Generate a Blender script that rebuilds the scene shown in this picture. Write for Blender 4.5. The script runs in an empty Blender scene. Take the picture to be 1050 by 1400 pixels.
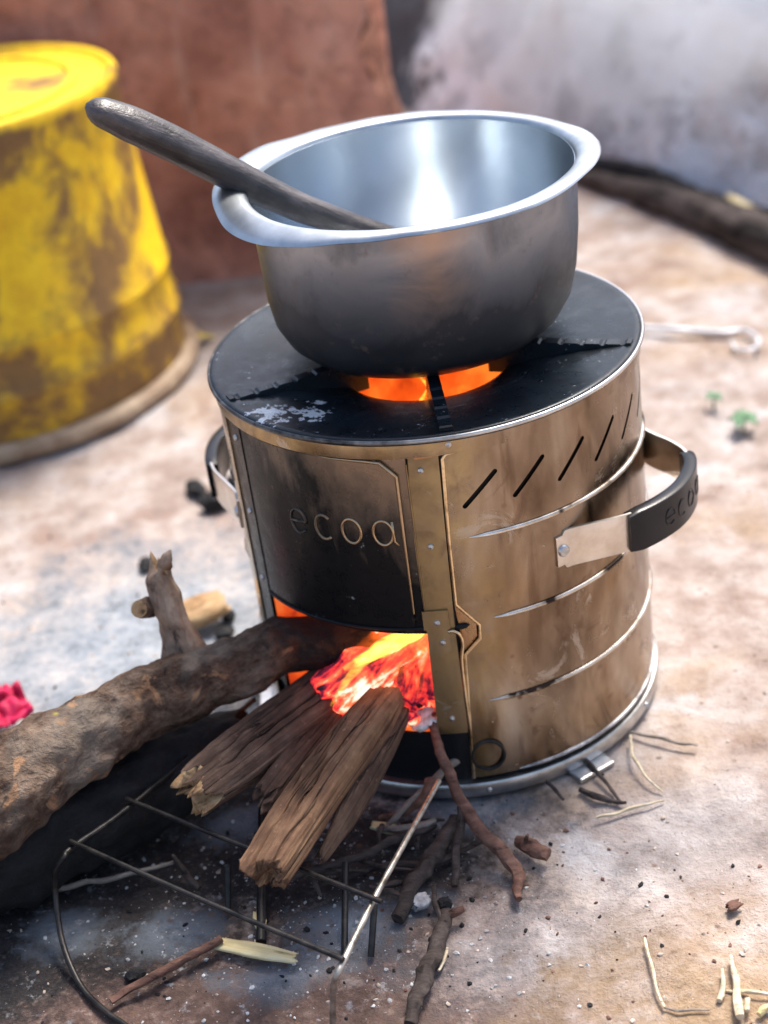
import bpy, bmesh, math, random
from math import sin, cos, pi, radians
from mathutils import Vector, Matrix, noise
random.seed(7)
sc = bpy.context.scene
COL = sc.collection

# ------------------------------------------------------------------ camera
CAM = Vector((0.0, -0.95144, 0.68988))
MR = Matrix(((0.99195071, 0.12077685, 0.03803607), (-0.0271372, 0.49617464, -0.86779854), (-0.12368251, 0.85978118, 0.49545833)))
FPX = 2150.0
cd = bpy.data.cameras.new("camera"); cam = bpy.data.objects.new("camera", cd); COL.objects.link(cam)
cam.matrix_world = Matrix.Translation(CAM) @ MR.to_4x4()
cd.sensor_fit = 'VERTICAL'; cd.sensor_height = 36.0; cd.lens = 36.0*FPX/1400.0
cd.clip_start = 0.02; cd.clip_end = 500
cd.dof.use_dof = True; cd.dof.focus_distance = 0.93; cd.dof.aperture_fstop = 4.4
sc.camera = cam

# ------------------------------------------------------------------ light
SUN_EL, SUN_AZ = radians(59), radians(30)      # azimuth from +Y towards +X
w = bpy.data.worlds.new("World"); sc.world = w; w.use_nodes = True
wn = w.node_tree; bg = wn.nodes["Background"]
sky = wn.nodes.new("ShaderNodeTexSky"); sky.sky_type = 'NISHITA'; sky.sun_disc = False
sky.sun_elevation = SUN_EL; sky.sun_rotation = SUN_AZ; sky.dust_density = 4.0; sky.air_density = 1.0; sky.ozone_density = 1.0
wn.links.new(sky.outputs[0], bg.inputs[0]); bg.inputs[1].default_value = 0.12
sl = bpy.data.lights.new("sun", 'SUN'); sl.energy = 2.5; sl.angle = radians(17); sl.color = (1.0, 0.95, 0.88)
so = bpy.data.objects.new("sun", sl); COL.objects.link(so)
tosun = Vector((sin(SUN_AZ)*cos(SUN_EL), cos(SUN_AZ)*cos(SUN_EL), sin(SUN_EL)))
so.rotation_euler = tosun.to_track_quat('Z', 'Y').to_euler()
so.location = tosun*5
sc.view_settings.view_transform = 'Standard'; sc.view_settings.look = 'None'
sc.view_settings.exposure = 1.28; sc.view_settings.gamma = 1.0
sc.cycles.max_bounces = 8; sc.cycles.volume_bounces = 1

def G(px, py, z=0.0):
    "point of the place at height z seen at photograph pixel px, py"
    d = MR @ Vector(((px-525)/FPX, -(py-700)/FPX, -1.0))
    return CAM + d*((z-CAM.z)/d.z)
def POL(phi, r, z):
    a = radians(phi); return Vector((r*sin(a), -r*cos(a), z))

# ------------------------------------------------------------------ material helpers
def mat(name):
    m = bpy.data.materials.new(name); m.use_nodes = True
    nt = m.node_tree
    for n in list(nt.nodes): nt.nodes.remove(n)
    out = nt.nodes.new("ShaderNodeOutputMaterial")
    return m, nt, out
def nd(nt, typ, ins=None, **attrs):
    n = nt.nodes.new("ShaderNode"+typ)
    for k, v in attrs.items(): setattr(n, k, v)
    for k, v in (ins or {}).items():
        if isinstance(v, bpy.types.NodeSocket): nt.links.new(v, n.inputs[k])
        else: n.inputs[k].default_value = v
    return n
def c4(c): return (c[0], c[1], c[2], 1.0)
def ramp(nt, fac, stops, interp='LINEAR'):
    n = nt.nodes.new("ShaderNodeValToRGB"); cr = n.color_ramp; cr.interpolation = interp
    while len(cr.elements) < len(stops): cr.elements.new(0.5)
    for e, (p, c) in zip(cr.elements, stops):
        e.position = p; e.color = c4(c) if isinstance(c, (tuple, list)) else (c, c, c, 1)
    nt.links.new(fac, n.inputs[0]); return n.outputs[0]
def mix(nt, fac, a, b, blend='MIX'):
    n = nt.nodes.new("ShaderNodeMix"); n.data_type = 'RGBA'; n.blend_type = blend
    for i, v in ((0, fac), (6, a), (7, b)):
        if isinstance(v, bpy.types.NodeSocket): nt.links.new(v, n.inputs[i])
        elif i == 0: n.inputs[0].default_value = v
        else: n.inputs[i].default_value = c4(v)
    return n.outputs[2]
def math_(nt, op, a, b=0.0, clamp=False):
    n = nt.nodes.new("ShaderNodeMath"); n.operation = op; n.use_clamp = clamp
    for i, v in ((0, a), (1, b)):
        if isinstance(v, bpy.types.NodeSocket): nt.links.new(v, n.inputs[i])
        else: n.inputs[i].default_value = v
    return n.outputs[0]
def coords(nt, scale=(1, 1, 1), rot=(0, 0, 0), loc=(0, 0, 0), which='Object'):
    tc = nt.nodes.new("ShaderNodeTexCoord")
    mp = nd(nt, "Mapping", {"Vector": tc.outputs[which], "Scale": scale, "Rotation": rot, "Location": loc})
    return mp.outputs[0]
def nz(nt, vec, scale, detail=4, rough=0.55, dist=0.0):
    return nd(nt, "TexNoise", {"Vector": vec, "Scale": scale, "Detail": detail, "Roughness": rough, "Distortion": dist}).outputs[0]
def vor(nt, vec, scale, feature='F1', out=0, rnd=1.0):
    return nd(nt, "TexVoronoi", {"Vector": vec, "Scale": scale, "Randomness": rnd}, feature=feature).outputs[out]
def bump(nt, h, strength=0.4, dist=0.002, normal=None):
    i = {"Height": h, "Strength": strength, "Distance": dist}
    if normal is not None: i["Normal"] = normal
    return nd(nt, "Bump", i).outputs[0]
def pbsdf(nt, out, col, rough=0.6, metal=0.0, normal=None, spec=0.5, **extra):
    i = {"Base Color": c4(col) if isinstance(col, (tuple, list)) else col, "Roughness": rough, "Metallic": metal, "Specular IOR Level": spec}
    if normal is not None: i["Normal"] = normal
    b = nd(nt, "BsdfPrincipled", i)
    for k, v in extra.items():
        k = k.replace('_', ' ')
        if isinstance(v, bpy.types.NodeSocket): nt.links.new(v, b.inputs[k])
        else: b.inputs[k].default_value = v
    nt.links.new(b.outputs[0], out.inputs[0]); return b
def sepz(nt, vec, ax=2):
    return nd(nt, "SeparateXYZ", {0: vec}).outputs[ax]
def maprange(nt, v, a, b, c=0.0, d=1.0):
    return nd(nt, "MapRange", {"Value": v, "From Min": a, "From Max": b, "To Min": c, "To Max": d}).outputs[0]

# ------------------------------------------------------------------ mesh helpers
def link(name, me, parent=None):
    o = bpy.data.objects.new(name, me); COL.objects.link(o)
    if parent is not None: o.parent = parent
    return o
def mesh(name, v, f, m, parent=None, smooth=True, sharp=None):
    me = bpy.data.meshes.new(name); me.from_pydata([tuple(p) for p in v], [], f); me.update()
    bm = bmesh.new(); bm.from_mesh(me); bmesh.ops.recalc_face_normals(bm, faces=bm.faces); bm.to_mesh(me); bm.free()
    if m is not None: me.materials.append(m)
    if smooth:
        for p in me.polygons: p.use_smooth = True
        if sharp: 
            me.set_sharp_from_angle(angle=radians(sharp))
    return link(name, me, parent)
def tag(o, label=None, cat=None, group=None, kind=None):
    if label: o['label'] = label
    if cat: o['category'] = cat
    if group: o['group'] = group
    if kind: o['kind'] = kind
    return o
def empty(name, loc=(0, 0, 0)):
    o = bpy.data.objects.new(name, None); COL.objects.link(o); o.location = loc; o.empty_display_size = 0.05; return o
def catmull(pts, n):
    P = [Vector(p) for p in pts]; P = [2*P[0]-P[1]]+P+[2*P[-1]-P[-2]]; out = []
    for i in range(1, len(P)-2):
        for k in range(n):
            t = k/n; a, b, c, d = P[i-1], P[i], P[i+1], P[i+2]
            out.append(0.5*((2*b)+(c-a)*t+(2*a-5*b+4*c-d)*t*t+(3*b-a-3*c+d)*t**3))
    out.append(P[-2]); return out
def lerp_list(vals, n):
    "resample a list of numbers to n entries"
    out = []
    for i in range(n):
        x = i/(n-1)*(len(vals)-1); k = min(int(x), len(vals)-2); out.append(vals[k]+(vals[k+1]-vals[k])*(x-k))
    return out
def tube_vf(pts, radii, seg=8, closed=False, flat=1.0, up=None, wob=0.0, seed=0.0):
    pts = [Vector(p) for p in pts]; n = len(pts)
    if not isinstance(radii, (list, tuple)): radii = [radii]*n
    if len(radii) != n: radii = lerp_list(list(radii), n)
    v, f = [], []; prev = None
    for i, p in enumerate(pts):
        if closed: t = pts[(i+1) % n]-pts[i-1]
        else: t = pts[min(i+1, n-1)]-pts[max(i-1, 0)]
        t = t.normalized() if t.length > 0 else Vector((1, 0, 0))
        if up is not None: nrm = Vector(up)
        elif prev is None: nrm = Vector((0, 0, 1)) if abs(t.z) < 0.9 else Vector((1, 0, 0))
        else: nrm = prev
        nrm = (nrm-t*nrm.dot(t)).normalized(); prev = nrm; b = t.cross(nrm)
        for k in range(seg):
            a = 2*pi*k/seg; r = radii[i]
            d = nrm*cos(a)*flat+b*sin(a)
            if wob: r *= 1+wob*noise.noise((p+d*0.01)*160+Vector((seed, seed, 0)))
            v.append(p+d*r)
    m = n if closed else n-1
    for i in range(m):
        for k in range(seg):
            a = i*seg+k; b_ = i*seg+(k+1) % seg; j = ((i+1) % n)*seg
            f.append((a, b_, j+(k+1) % seg, j+k))
    if not closed:
        f.append(tuple(range(seg))); f.append(tuple(range((n-1)*seg, n*seg)))
    return v, f
def tube(name, pts, radii, m, parent=None, seg=8, **k):
    v, f = tube_vf(pts, radii, seg, **k); return mesh(name, v, f, m, parent, True, 50)
def lathe_vf(prof, n=96, closed=False):
    v, f = [], []; L = len(prof)
    for i in range(n):
        a = 2*pi*i/n
        for r, z in prof: v.append((r*sin(a), -r*cos(a), z))
    for i in range(n):
        for k in range(L-1 if not closed else L):
            a, b = i*L+k, i*L+(k+1) % L; j = ((i+1) % n)*L
            f.append((a, b, j+(k+1) % L, j+k))
    return v, f
def lathe(name, prof, m, parent=None, n=96, sharp=40, closed=False):
    v, f = lathe_vf(prof, n, closed); return mesh(name, v, f, m, parent, True, sharp)
def wrap(name, rows, r0, r1, m, parent=None, du=2.0, bevel=0.0, cuts=None):
    "sheet bent round the stove: rows of (z, phi_left, phi_right), thickness r0..r1"
    n = max(2, int(max(b-a for _, a, b in rows)/du)+1); v, f = [], []; R = len(rows)
    def add(r, inset):
        for (z, a, b) in rows:
            for i in range(n+1):
                v.append(POL(a+inset+(b-a-2*inset)*i/n, r, z))
    add(r0, 0); add(r1, bevel)
    N = (n+1)*R
    for j in range(R-1):
        for i in range(n):
            a = j*(n+1)+i; q = (a, a+1, a+n+2, a+n+1)
            f.append(tuple(reversed(q))); f.append(tuple(x+N for x in q))
    for j in range(R-1):
        a = j*(n+1); b = a+n+1; f.append((a, b, b+N, a+N))
        a += n; b += n; f.append((a, a+N, b+N, b))
    for i in range(n):
        f.append((i, i+N, i+1+N, i+1)); a = (R-1)*(n+1)+i; f.append((a, a+1, a+1+N, a+N))
    return mesh(name, v, f, m, parent, True, 35)
def box_vf(c, s, rot=None):
    v = [Vector((x*s[0]/2, y*s[1]/2, z*s[2]/2)) for x in (-1, 1) for y in (-1, 1) for z in (-1, 1)]
    if rot is not None: v = [rot @ p for p in v]
    v = [p+Vector(c) for p in v]
    f = [(0, 1, 3, 2), (4, 6, 7, 5), (0, 4, 5, 1), (2, 3, 7, 6), (0, 2, 6, 4), (1, 5, 7, 3)]
    return v, f
def bevel_mod(o, w_, seg=2):
    b = o.modifiers.new("bevel", 'BEVEL'); b.width = w_; b.segments = seg; b.limit_method = 'ANGLE'; b.angle_limit = radians(35)
def noi(p, s, o=0.0): return noise.noise(Vector(p)*s+Vector((o, o*1.7, -o)))

# ================================================================== MATERIALS
def m_ground():
    m, nt, out = mat("earth")
    P = coords(nt); X, Y = sepz(nt, P, 0), sepz(nt, P, 1)
    n_big = nz(nt, P, 4.5, 6, 0.6); n_mid = nz(nt, P, 22, 6, 0.65); n_f = nz(nt, P, 130, 5, 0.7); n_ff = nz(nt, P, 420, 3, 0.7)
    base = ramp(nt, n_mid, [(0.30, (0.21, 0.155, 0.13)), (0.46, (0.33, 0.262, 0.228)), (0.60, (0.42, 0.36, 0.33)), (0.76, (0.49, 0.46, 0.45))])
    ochre = ramp(nt, n_f, [(0.3, (0.30, 0.19, 0.095)), (0.6, (0.45, 0.31, 0.17)), (0.8, (0.55, 0.42, 0.28))])
    base = mix(nt, ramp(nt, n_big, [(0.52, 0.0), (0.70, 0.6)]), base, ochre)
    def blob(cx, cy, rx, ry, edge=0.5, wob=0.9, rot=0.0):
        px = math_(nt, 'SUBTRACT', X, cx); py = math_(nt, 'SUBTRACT', Y, cy)
        if rot:
            a = math_(nt, 'ADD', math_(nt, 'MULTIPLY', px, cos(rot)), math_(nt, 'MULTIPLY', py, sin(rot)))
            b = math_(nt, 'ADD', math_(nt, 'MULTIPLY', px, -sin(rot)), math_(nt, 'MULTIPLY', py, cos(rot)))
            px, py = a, b
        px = math_(nt, 'DIVIDE', px, rx); py = math_(nt, 'DIVIDE', py, ry)
        d = math_(nt, 'SQRT', math_(nt, 'ADD', math_(nt, 'MULTIPLY', px, px), math_(nt, 'MULTIPLY', py, py)))
        d = math_(nt, 'ADD', d, math_(nt, 'MULTIPLY', math_(nt, 'SUBTRACT', n_mid, 0.5), wob*2))
        d = math_(nt, 'ADD', d, math_(nt, 'MULTIPLY', math_(nt, 'SUBTRACT', n_f, 0.5), wob))
        return maprange(nt, d, 1.0, 1.0-edge)
    pk = nz(nt, coords(nt, loc=(5, 2, 0)), 9, 5, 0.65, 0.6)
    col = base = mix(nt, ramp(nt, pk, [(0.56, 0.0), (0.66, 0.6)]), base, (0.50, 0.49, 0.50))
    col = base = mix(nt, ramp(nt, pk, [(0.34, 0.6), (0.44, 0.0)]), base, (0.22, 0.135, 0.10))
    # damp red-brown ground in front
    brown = ramp(nt, n_f, [(0.3, (0.055, 0.034, 0.028)), (0.55, (0.125, 0.08, 0.066)), (0.75, (0.23, 0.17, 0.145))])
    col = mix(nt, blob(-0.22, -0.36, 0.40, 0.20, 0.45, 0.5), col, brown)
    # white wood ash
    ash = ramp(nt, math_(nt, 'ADD', math_(nt, 'MULTIPLY', n_f, 0.4), math_(nt, 'MULTIPLY', n_mid, 0.6)), [(0.34, (0.11, 0.125, 0.145)), (0.48, (0.24, 0.275, 0.315)), (0.64, (0.40, 0.445, 0.49))])
    for w_, a in ((0.9, (-0.235, 0.09, 0.17, 0.21, 0.7, 1.2, 0.3)), (0.3, (0.02, -0.285, 0.11, 0.05, 0.8, 1.0, 0.0)), (0.35, (0.12, -0.20, 0.14, 0.06, 0.9, 1.0, 0.4)), (0.6, (-0.36, 0.05, 0.12, 0.16, 0.8, 1.1, 0.0))):
        f_ = blob(*a); col = mix(nt, math_(nt, 'MULTIPLY', f_, w_), col, ash)
    # soot and charcoal dust under the fire
    soot = ramp(nt, n_f, [(0.35, (0.010, 0.010, 0.012)), (0.6, (0.030, 0.027, 0.027)), (0.8, (0.10, 0.09, 0.09))])
    for a in ((-0.225, -0.145, 0.27, 0.13, 0.4, 0.7, 0.75), (-0.07, -0.19, 0.15, 0.085, 0.6, 0.8, 0.5), (-0.40, -0.24, 0.25, 0.13, 0.45, 0.6, 0.5)):
        col = mix(nt, math_(nt, 'MULTIPLY', blob(*a), 0.93), col, soot)
    col = mix(nt, math_(nt, 'MULTIPLY', blob(0.14, -0.33, 0.16, 0.09, 0.8, 1.0), 0.55), col, ochre)
    for w_, (px, py), rx, ry in ((0.8, (325, 1115), 0.030, 0.018), (0.75, (480, 1262), 0.034, 0.016), (0.7, (560, 1236), 0.022, 0.012), (0.8, (345, 985), 0.034, 0.016), (0.6, (240, 1270), 0.026, 0.016), (0.6, (395, 1330), 0.04, 0.014), (0.55, (90, 1270), 0.03, 0.02), (0.6, (640, 1110), 0.03, 0.014)):
        q = G(px, py); col = mix(nt, math_(nt, 'MULTIPLY', blob(q.x, q.y, rx*1.5, ry*1.5, 0.8, 1.5), w_), col, ash)
    # scattered flecks of ash on the soot
    fl = math_(nt, 'MULTIPLY', ramp(nt, nz(nt, P, 90, 4, 0.75), [(0.60, 0.0), (0.68, 1.0)]), blob(-0.13, -0.22, 0.24, 0.16, 0.6, 0.5))
    col = mix(nt, math_(nt, 'MULTIPLY', fl, 0.55), col, (0.45, 0.46, 0.48))
    # dark specks
    sp = vor(nt, P, 75); sp2 = nz(nt, P, 30, 3, 0.6)
    spm = math_(nt, 'MULTIPLY', ramp(nt, sp, [(0.10, 1.0), (0.2, 0.0)]), ramp(nt, sp2, [(0.5, 0.0), (0.6, 1.0)]))
    col = mix(nt, math_(nt, 'MULTIPLY', spm, 0.75), col, (0.13, 0.08, 0.055))
    col = mix(nt, ramp(nt, n_ff, [(0.60, 0.0), (0.75, 0.5)]), col, (0.15, 0.10, 0.075))
    h = math_(nt, 'ADD', math_(nt, 'MULTIPLY', n_f, 0.9), math_(nt, 'MULTIPLY', n_ff, 0.5)); h = math_(nt, 'ADD', h, math_(nt, 'MULTIPLY', n_mid, 1.2))
    col = mix(nt, ramp(nt, n_f, [(0.30, 0.35), (0.42, 0.0)]), col, (0.20, 0.135, 0.10))
    pbsdf(nt, out, col, 0.92, 0, bump(nt, h, 0.65, 0.006), 0.2); return m
def m_claywall():
    m, nt, out = mat("red_clay"); P = coords(nt)
    a = nz(nt, P, 5, 6, 0.62, 0.4); b = nz(nt, P, 28, 5, 0.7)
    col = ramp(nt, a, [(0.28, (0.22, 0.09, 0.068)), (0.42, (0.46, 0.205, 0.145)), (0.55, (0.60, 0.30, 0.215)), (0.72, (0.66, 0.44, 0.345))])
    col = mix(nt, ramp(nt, b, [(0.35, 0.45), (0.55, 0.0)]), col, (0.13, 0.06, 0.045))
    st = nz(nt, coords(nt, (22, 22, 2.2)), 1.0, 4, 0.6)
    col = mix(nt, ramp(nt, st, [(0.62, 0.0), (0.74, 0.4)]), col, (0.70, 0.55, 0.44))
    pbsdf(nt, out, col, 0.92, 0, bump(nt, math_(nt, 'ADD', a, math_(nt, 'MULTIPLY', b, 0.4)), 0.7, 0.02), 0.2); return m
def m_greywall():
    m, nt, out = mat("ashy_plaster"); P = coords(nt)
    a = nz(nt, P, 4.2, 6, 0.6, 0.5); b = nz(nt, P, 14, 5, 0.65); c = nz(nt, coords(nt, loc=(3, 1, 2)), 3.0, 4, 0.6)
    col = ramp(nt, a, [(0.28, (0.34, 0.37, 0.41)), (0.42, (0.62, 0.66, 0.70)), (0.56, (0.78, 0.82, 0.86)), (0.74, (0.84, 0.84, 0.84))])
    col = mix(nt, ramp(nt, b, [(0.40, 0.6), (0.50, 0.0)]), col, (0.22, 0.24, 0.27))
    rd = math_(nt, 'MULTIPLY', maprange(nt, sepz(nt, P, 0), 0.42, 0.62), maprange(nt, sepz(nt, P), 0.16, 0.30)); rd = math_(nt, 'ADD', rd, math_(nt, 'MULTIPLY', math_(nt, 'SUBTRACT', b, 0.5), 0.9))
    col = mix(nt, ramp(nt, rd, [(0.35, 0.0), (0.6, 0.8)]), col, (0.62, 0.36, 0.25))
    col = mix(nt, ramp(nt, c, [(0.55, 0.0), (0.68, 0.65)]), col, (0.58, 0.42, 0.32))
    st = math_(nt, 'ADD', maprange(nt, sepz(nt, P, 1), 1.42, 1.62), math_(nt, 'MULTIPLY', math_(nt, 'SUBTRACT', b, 0.5), 2.2))
    col = mix(nt, ramp(nt, st, [(0.35, 0.0), (0.6, 0.9)]), col, (0.03, 0.035, 0.042))  # shade of the corner gap painted dark into the wall's far end
    pbsdf(nt, out, col, 0.92, 0, bump(nt, math_(nt, 'ADD', a, math_(nt, 'MULTIPLY', b, 0.6)), 0.8, 0.03), 0.2); return m
def m_yellow():
    m, nt, out = mat("yellow_paint"); P = coords(nt)
    a = nz(nt, coords(nt, (1, 1, 0.8)), 11, 6, 0.66, 0.3); b = nz(nt, P, 40, 5, 0.7); big = nz(nt, P, 5.0, 3, 0.5)
    col = ramp(nt, b, [(0.3, (0.66, 0.36, 0.010)), (0.6, (0.86, 0.55, 0.010)), (0.8, (0.86, 0.60, 0.05))])
    k = math_(nt, 'ADD', math_(nt, 'MULTIPLY', a, 0.65), math_(nt, 'MULTIPLY', big, 0.35))
    z = sepz(nt, P)
    up = math_(nt, 'MULTIPLY', maprange(nt, z, 0.235, 0.305), maprange(nt, z, 0.318, 0.31)); lo = maprange(nt, z, 0.06, 0.0)
    k = math_(nt, 'ADD', k, math_(nt, 'MULTIPLY', up, 0.115)); k = math_(nt, 'ADD', k, math_(nt, 'MULTIPLY', lo, 0.10))
    grime = mix(nt, b, (0.07, 0.034, 0.018), (0.26, 0.13, 0.05))
    col = mix(nt, ramp(nt, k, [(0.495, 0.0), (0.54, 0.5), (0.585, 0.94)]), col, grime)
    pbsdf(nt, out, col, 0.5, 0, bump(nt, b, 0.2, 0.003), 0.4); return m
def m_simple(name, c1, c2, scale=40, rough=0.7, metal=0.0, bs=0.3, bd=0.002, stretch=(1, 1, 1), spec=0.4, lo=0.35, hi=0.65):
    m, nt, out = mat(name); P = coords(nt, stretch)
    a = nz(nt, P, scale, 6, 0.65)
    pbsdf(nt, out, ramp(nt, a, [(lo, c1), (hi, c2)]), rough, metal, bump(nt, a, bs, bd), spec); return m
def m_brass(name="heat_tinted_steel", c=((0.14, 0.095, 0.062), (0.275, 0.205, 0.145), (0.43, 0.35, 0.27)), r0=0.12):
    m, nt, out = mat(name); P = coords(nt)
    a = nz(nt, coords(nt, (22, 22, 9)), 1.0, 4, 0.55, 0.5); b = nz(nt, P, 60, 4, 0.6, 0.3); d = nz(nt, coords(nt, (75, 75, 10)), 1.0, 4, 0.55, 0.2); g = nz(nt, coords(nt, (420, 420, 30)), 1.0, 2, 0.5)
    col = ramp(nt, a, [(0.34, c[0]), (0.5, c[1]), (0.66, c[2])])
    col = mix(nt, ramp(nt, d, [(0.57, 0.0), (0.66, 0.42)]), col, (0.095, 0.055, 0.035))
    bl = nz(nt, coords(nt, loc=(7, 3, 5)), 30, 5, 0.6, 0.8)
    col = mix(nt, ramp(nt, bl, [(0.60, 0.0), (0.66, 0.45)]), col, (0.11, 0.06, 0.04))
    x = sepz(nt, P, 0); gold = math_(nt, 'MULTIPLY', maprange(nt, math_(nt, 'ADD', x, math_(nt, 'MULTIPLY', math_(nt, 'SUBTRACT', a, 0.5), 0.05)), 0.032, 0.012), ramp(nt, b, [(0.4, 0.8), (0.65, 0.2)]))
    col = mix(nt, gold, col, (0.42, 0.32, 0.165))
    sm = nz(nt, coords(nt, loc=(2, 5, 1)), 24, 5, 0.65, 1.2)
    smf = ramp(nt, sm, [(0.62, 0.0), (0.70, 0.4)])
    col = mix(nt, smf, col, (0.66, 0.62, 0.56))
    spots = ramp(nt, vor(nt, P, 52), [(0.06, 1.0), (0.13, 0.0)])
    col = mix(nt, math_(nt, 'MULTIPLY', spots, math_(nt, 'MULTIPLY', ramp(nt, a, [(0.48, 0.0), (0.56, 1.0)]), 0.7)), col, (0.12, 0.05, 0.03))
    rg = math_(nt, 'ADD', ramp(nt, b, [(0.35, r0), (0.7, r0+0.12)]), math_(nt, 'MULTIPLY', g, 0.08)); rg = math_(nt, 'ADD', rg, math_(nt, 'MULTIPLY', smf, 0.5))
    tg = nd(nt, "Tangent", direction_type='RADIAL', axis='Z').outputs[0]
    h = math_(nt, 'ADD', math_(nt, 'MULTIPLY', nz(nt, coords(nt, (12, 12, 5)), 1.0, 2, 0.5), 1.0), math_(nt, 'MULTIPLY', b, 0.015))
    pbsdf(nt, out, col, rg, 1.0, bump(nt, h, 0.45, 0.010), 0.5, Anisotropic=0.55, Tangent=tg, Anisotropic_Rotation=0.25); return m
def m_sooty(name="sooted_steel", base=(0.006, 0.0065, 0.0075), metal=0.05, rough=0.30, tan=0.85):
    m, nt, out = mat(name); P = coords(nt)
    a = nz(nt, coords(nt, (1, 1, 0.45)), 26, 6, 0.62, 0.6); b = nz(nt, P, 90, 5, 0.7)
    # brown sheen painted in towards the top right corner of the door plate
    z = sepz(nt, P); x = sepz(nt, P, 0)
    k = math_(nt, 'ADD', math_(nt, 'MULTIPLY', maprange(nt, z, 0.16, 0.262), 0.40), math_(nt, 'MULTIPLY', maprange(nt, x, -0.10, -0.02), 0.34))
    k = math_(nt, 'ADD', k, math_(nt, 'MULTIPLY', a, 0.75))
    f_ = math_(nt, 'MULTIPLY', ramp(nt, k, [(0.70, 0.0), (1.0, 1.0)]), tan)
    col = mix(nt, f_, base, (0.30, 0.21, 0.14))
    col = mix(nt, ramp(nt, nz(nt, P, 150, 3, 0.7), [(0.70, 0.0), (0.76, 0.5)]), col, (0.40, 0.42, 0.44))
    mt = math_(nt, 'ADD', math_(nt, 'MULTIPLY', f_, 0.75), metal)
    pbsdf(nt, out, col, ramp(nt, b, [(0.3, rough-0.1), (0.7, rough+0.12)]), mt, bump(nt, b, 0.2, 0.0015), math_(nt, 'ADD', math_(nt, 'MULTIPLY', f_, 0.4), 0.22)); return m
def m_plate():
    m, nt, out = mat("blackened_top"); P = coords(nt)
    a = nz(nt, P, 20, 6, 0.62, 0.4); b = nz(nt, P, 110, 5, 0.7)
    col = ramp(nt, a, [(0.3, (0.003, 0.005, 0.008)), (0.55, (0.010, 0.016, 0.023)), (0.75, (0.04, 0.05, 0.06))])
    fl = math_(nt, 'MULTIPLY', ramp(nt, nz(nt, P, 330, 3, 0.7), [(0.66, 0.0), (0.70, 1.0)]), ramp(nt, nz(nt, P, 32, 4, 0.6), [(0.54, 0.0), (0.62, 1.0)]))
    col = mix(nt, fl, col, (0.75, 0.78, 0.80))
    # two smears of white ash
    x, y = sepz(nt, P, 0), sepz(nt, P, 1)
    for (cx, cy, rr) in ((-0.098, -0.083, 0.016), (-0.073, -0.085, 0.012), (-0.068, -0.062, 0.006)):
        dx = math_(nt, 'SUBTRACT', x, cx); dy = math_(nt, 'MULTIPLY', math_(nt, 'SUBTRACT', y, cy), 0.75)
        d = math_(nt, 'DIVIDE', math_(nt, 'SQRT', math_(nt, 'ADD', math_(nt, 'MULTIPLY', dx, dx), math_(nt, 'MULTIPLY', dy, dy))), rr)
        d = math_(nt, 'ADD', d, math_(nt, 'MULTIPLY', math_(nt, 'SUBTRACT', b, 0.5), 4.5))
        col = mix(nt, ramp(nt, d, [(0.45, 0.9), (0.6, 0.0)]), col, (0.7, 0.73, 0.76))
    pbsdf(nt, out, col, ramp(nt, b, [(0.3, 0.22), (0.7, 0.42)]), 0.15, bump(nt, math_(nt, 'ADD', a, math_(nt, 'MULTIPLY', b, 0.2)), 0.18, 0.003), 0.34); return m
def m_pot(inside):
    m, nt, out = mat("brushed_aluminium_inside" if inside else "brushed_aluminium"); P = coords(nt)
    a = nz(nt, P, 18, 5, 0.6, 0.5); b = nz(nt, P, 95, 4, 0.65)
    rings = nz(nt, coords(nt, (1, 1, 260)), 3.0, 3, 0.6)
    tg = nd(nt, "Tangent", direction_type='RADIAL', axis='Z').outputs[0]
    if inside:
        col = ramp(nt, a, [(0.3, (0.58, 0.63, 0.67)), (0.7, (0.72, 0.77, 0.81))])
        col = mix(nt, ramp(nt, nz(nt, P, 300, 2, 0.6), [(0.64, 0.0), (0.72, 0.4)]), col, (0.78, 0.8, 0.82))
        pbsdf(nt, out, col, 0.27, 1.0, bump(nt, rings, 0.03, 0.001), 0.5, Anisotropic=0.8, Tangent=tg, Anisotropic_Rotation=0.25)
    else:
        col = ramp(nt, a, [(0.3, (0.13, 0.145, 0.17)), (0.7, (0.36, 0.375, 0.41))])
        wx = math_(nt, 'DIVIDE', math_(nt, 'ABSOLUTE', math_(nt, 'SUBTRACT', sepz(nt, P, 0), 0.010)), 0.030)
        fire_streak = math_(nt, 'MULTIPLY', maprange(nt, math_(nt, 'ADD', wx, math_(nt, 'MULTIPLY', math_(nt, 'SUBTRACT', a, 0.5), 1.2)), 1.0, 0.1), maprange(nt, sepz(nt, P), 0.03, 0.07))
        col = mix(nt, math_(nt, 'MULTIPLY', fire_streak, 0.7), col, (0.52, 0.33, 0.22))  # streak of reflected firelight painted into the pot's front
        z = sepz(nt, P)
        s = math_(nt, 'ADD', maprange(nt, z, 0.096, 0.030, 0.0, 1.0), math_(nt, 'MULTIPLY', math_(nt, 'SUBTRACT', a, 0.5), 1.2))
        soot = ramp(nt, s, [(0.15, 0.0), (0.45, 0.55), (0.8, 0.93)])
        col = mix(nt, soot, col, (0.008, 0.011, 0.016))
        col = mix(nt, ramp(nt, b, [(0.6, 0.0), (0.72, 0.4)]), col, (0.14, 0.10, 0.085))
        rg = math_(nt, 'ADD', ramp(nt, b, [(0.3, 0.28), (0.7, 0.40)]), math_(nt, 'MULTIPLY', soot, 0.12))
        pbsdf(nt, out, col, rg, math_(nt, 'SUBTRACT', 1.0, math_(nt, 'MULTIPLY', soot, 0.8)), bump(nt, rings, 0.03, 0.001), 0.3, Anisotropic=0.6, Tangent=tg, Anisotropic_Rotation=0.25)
    return m
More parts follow.
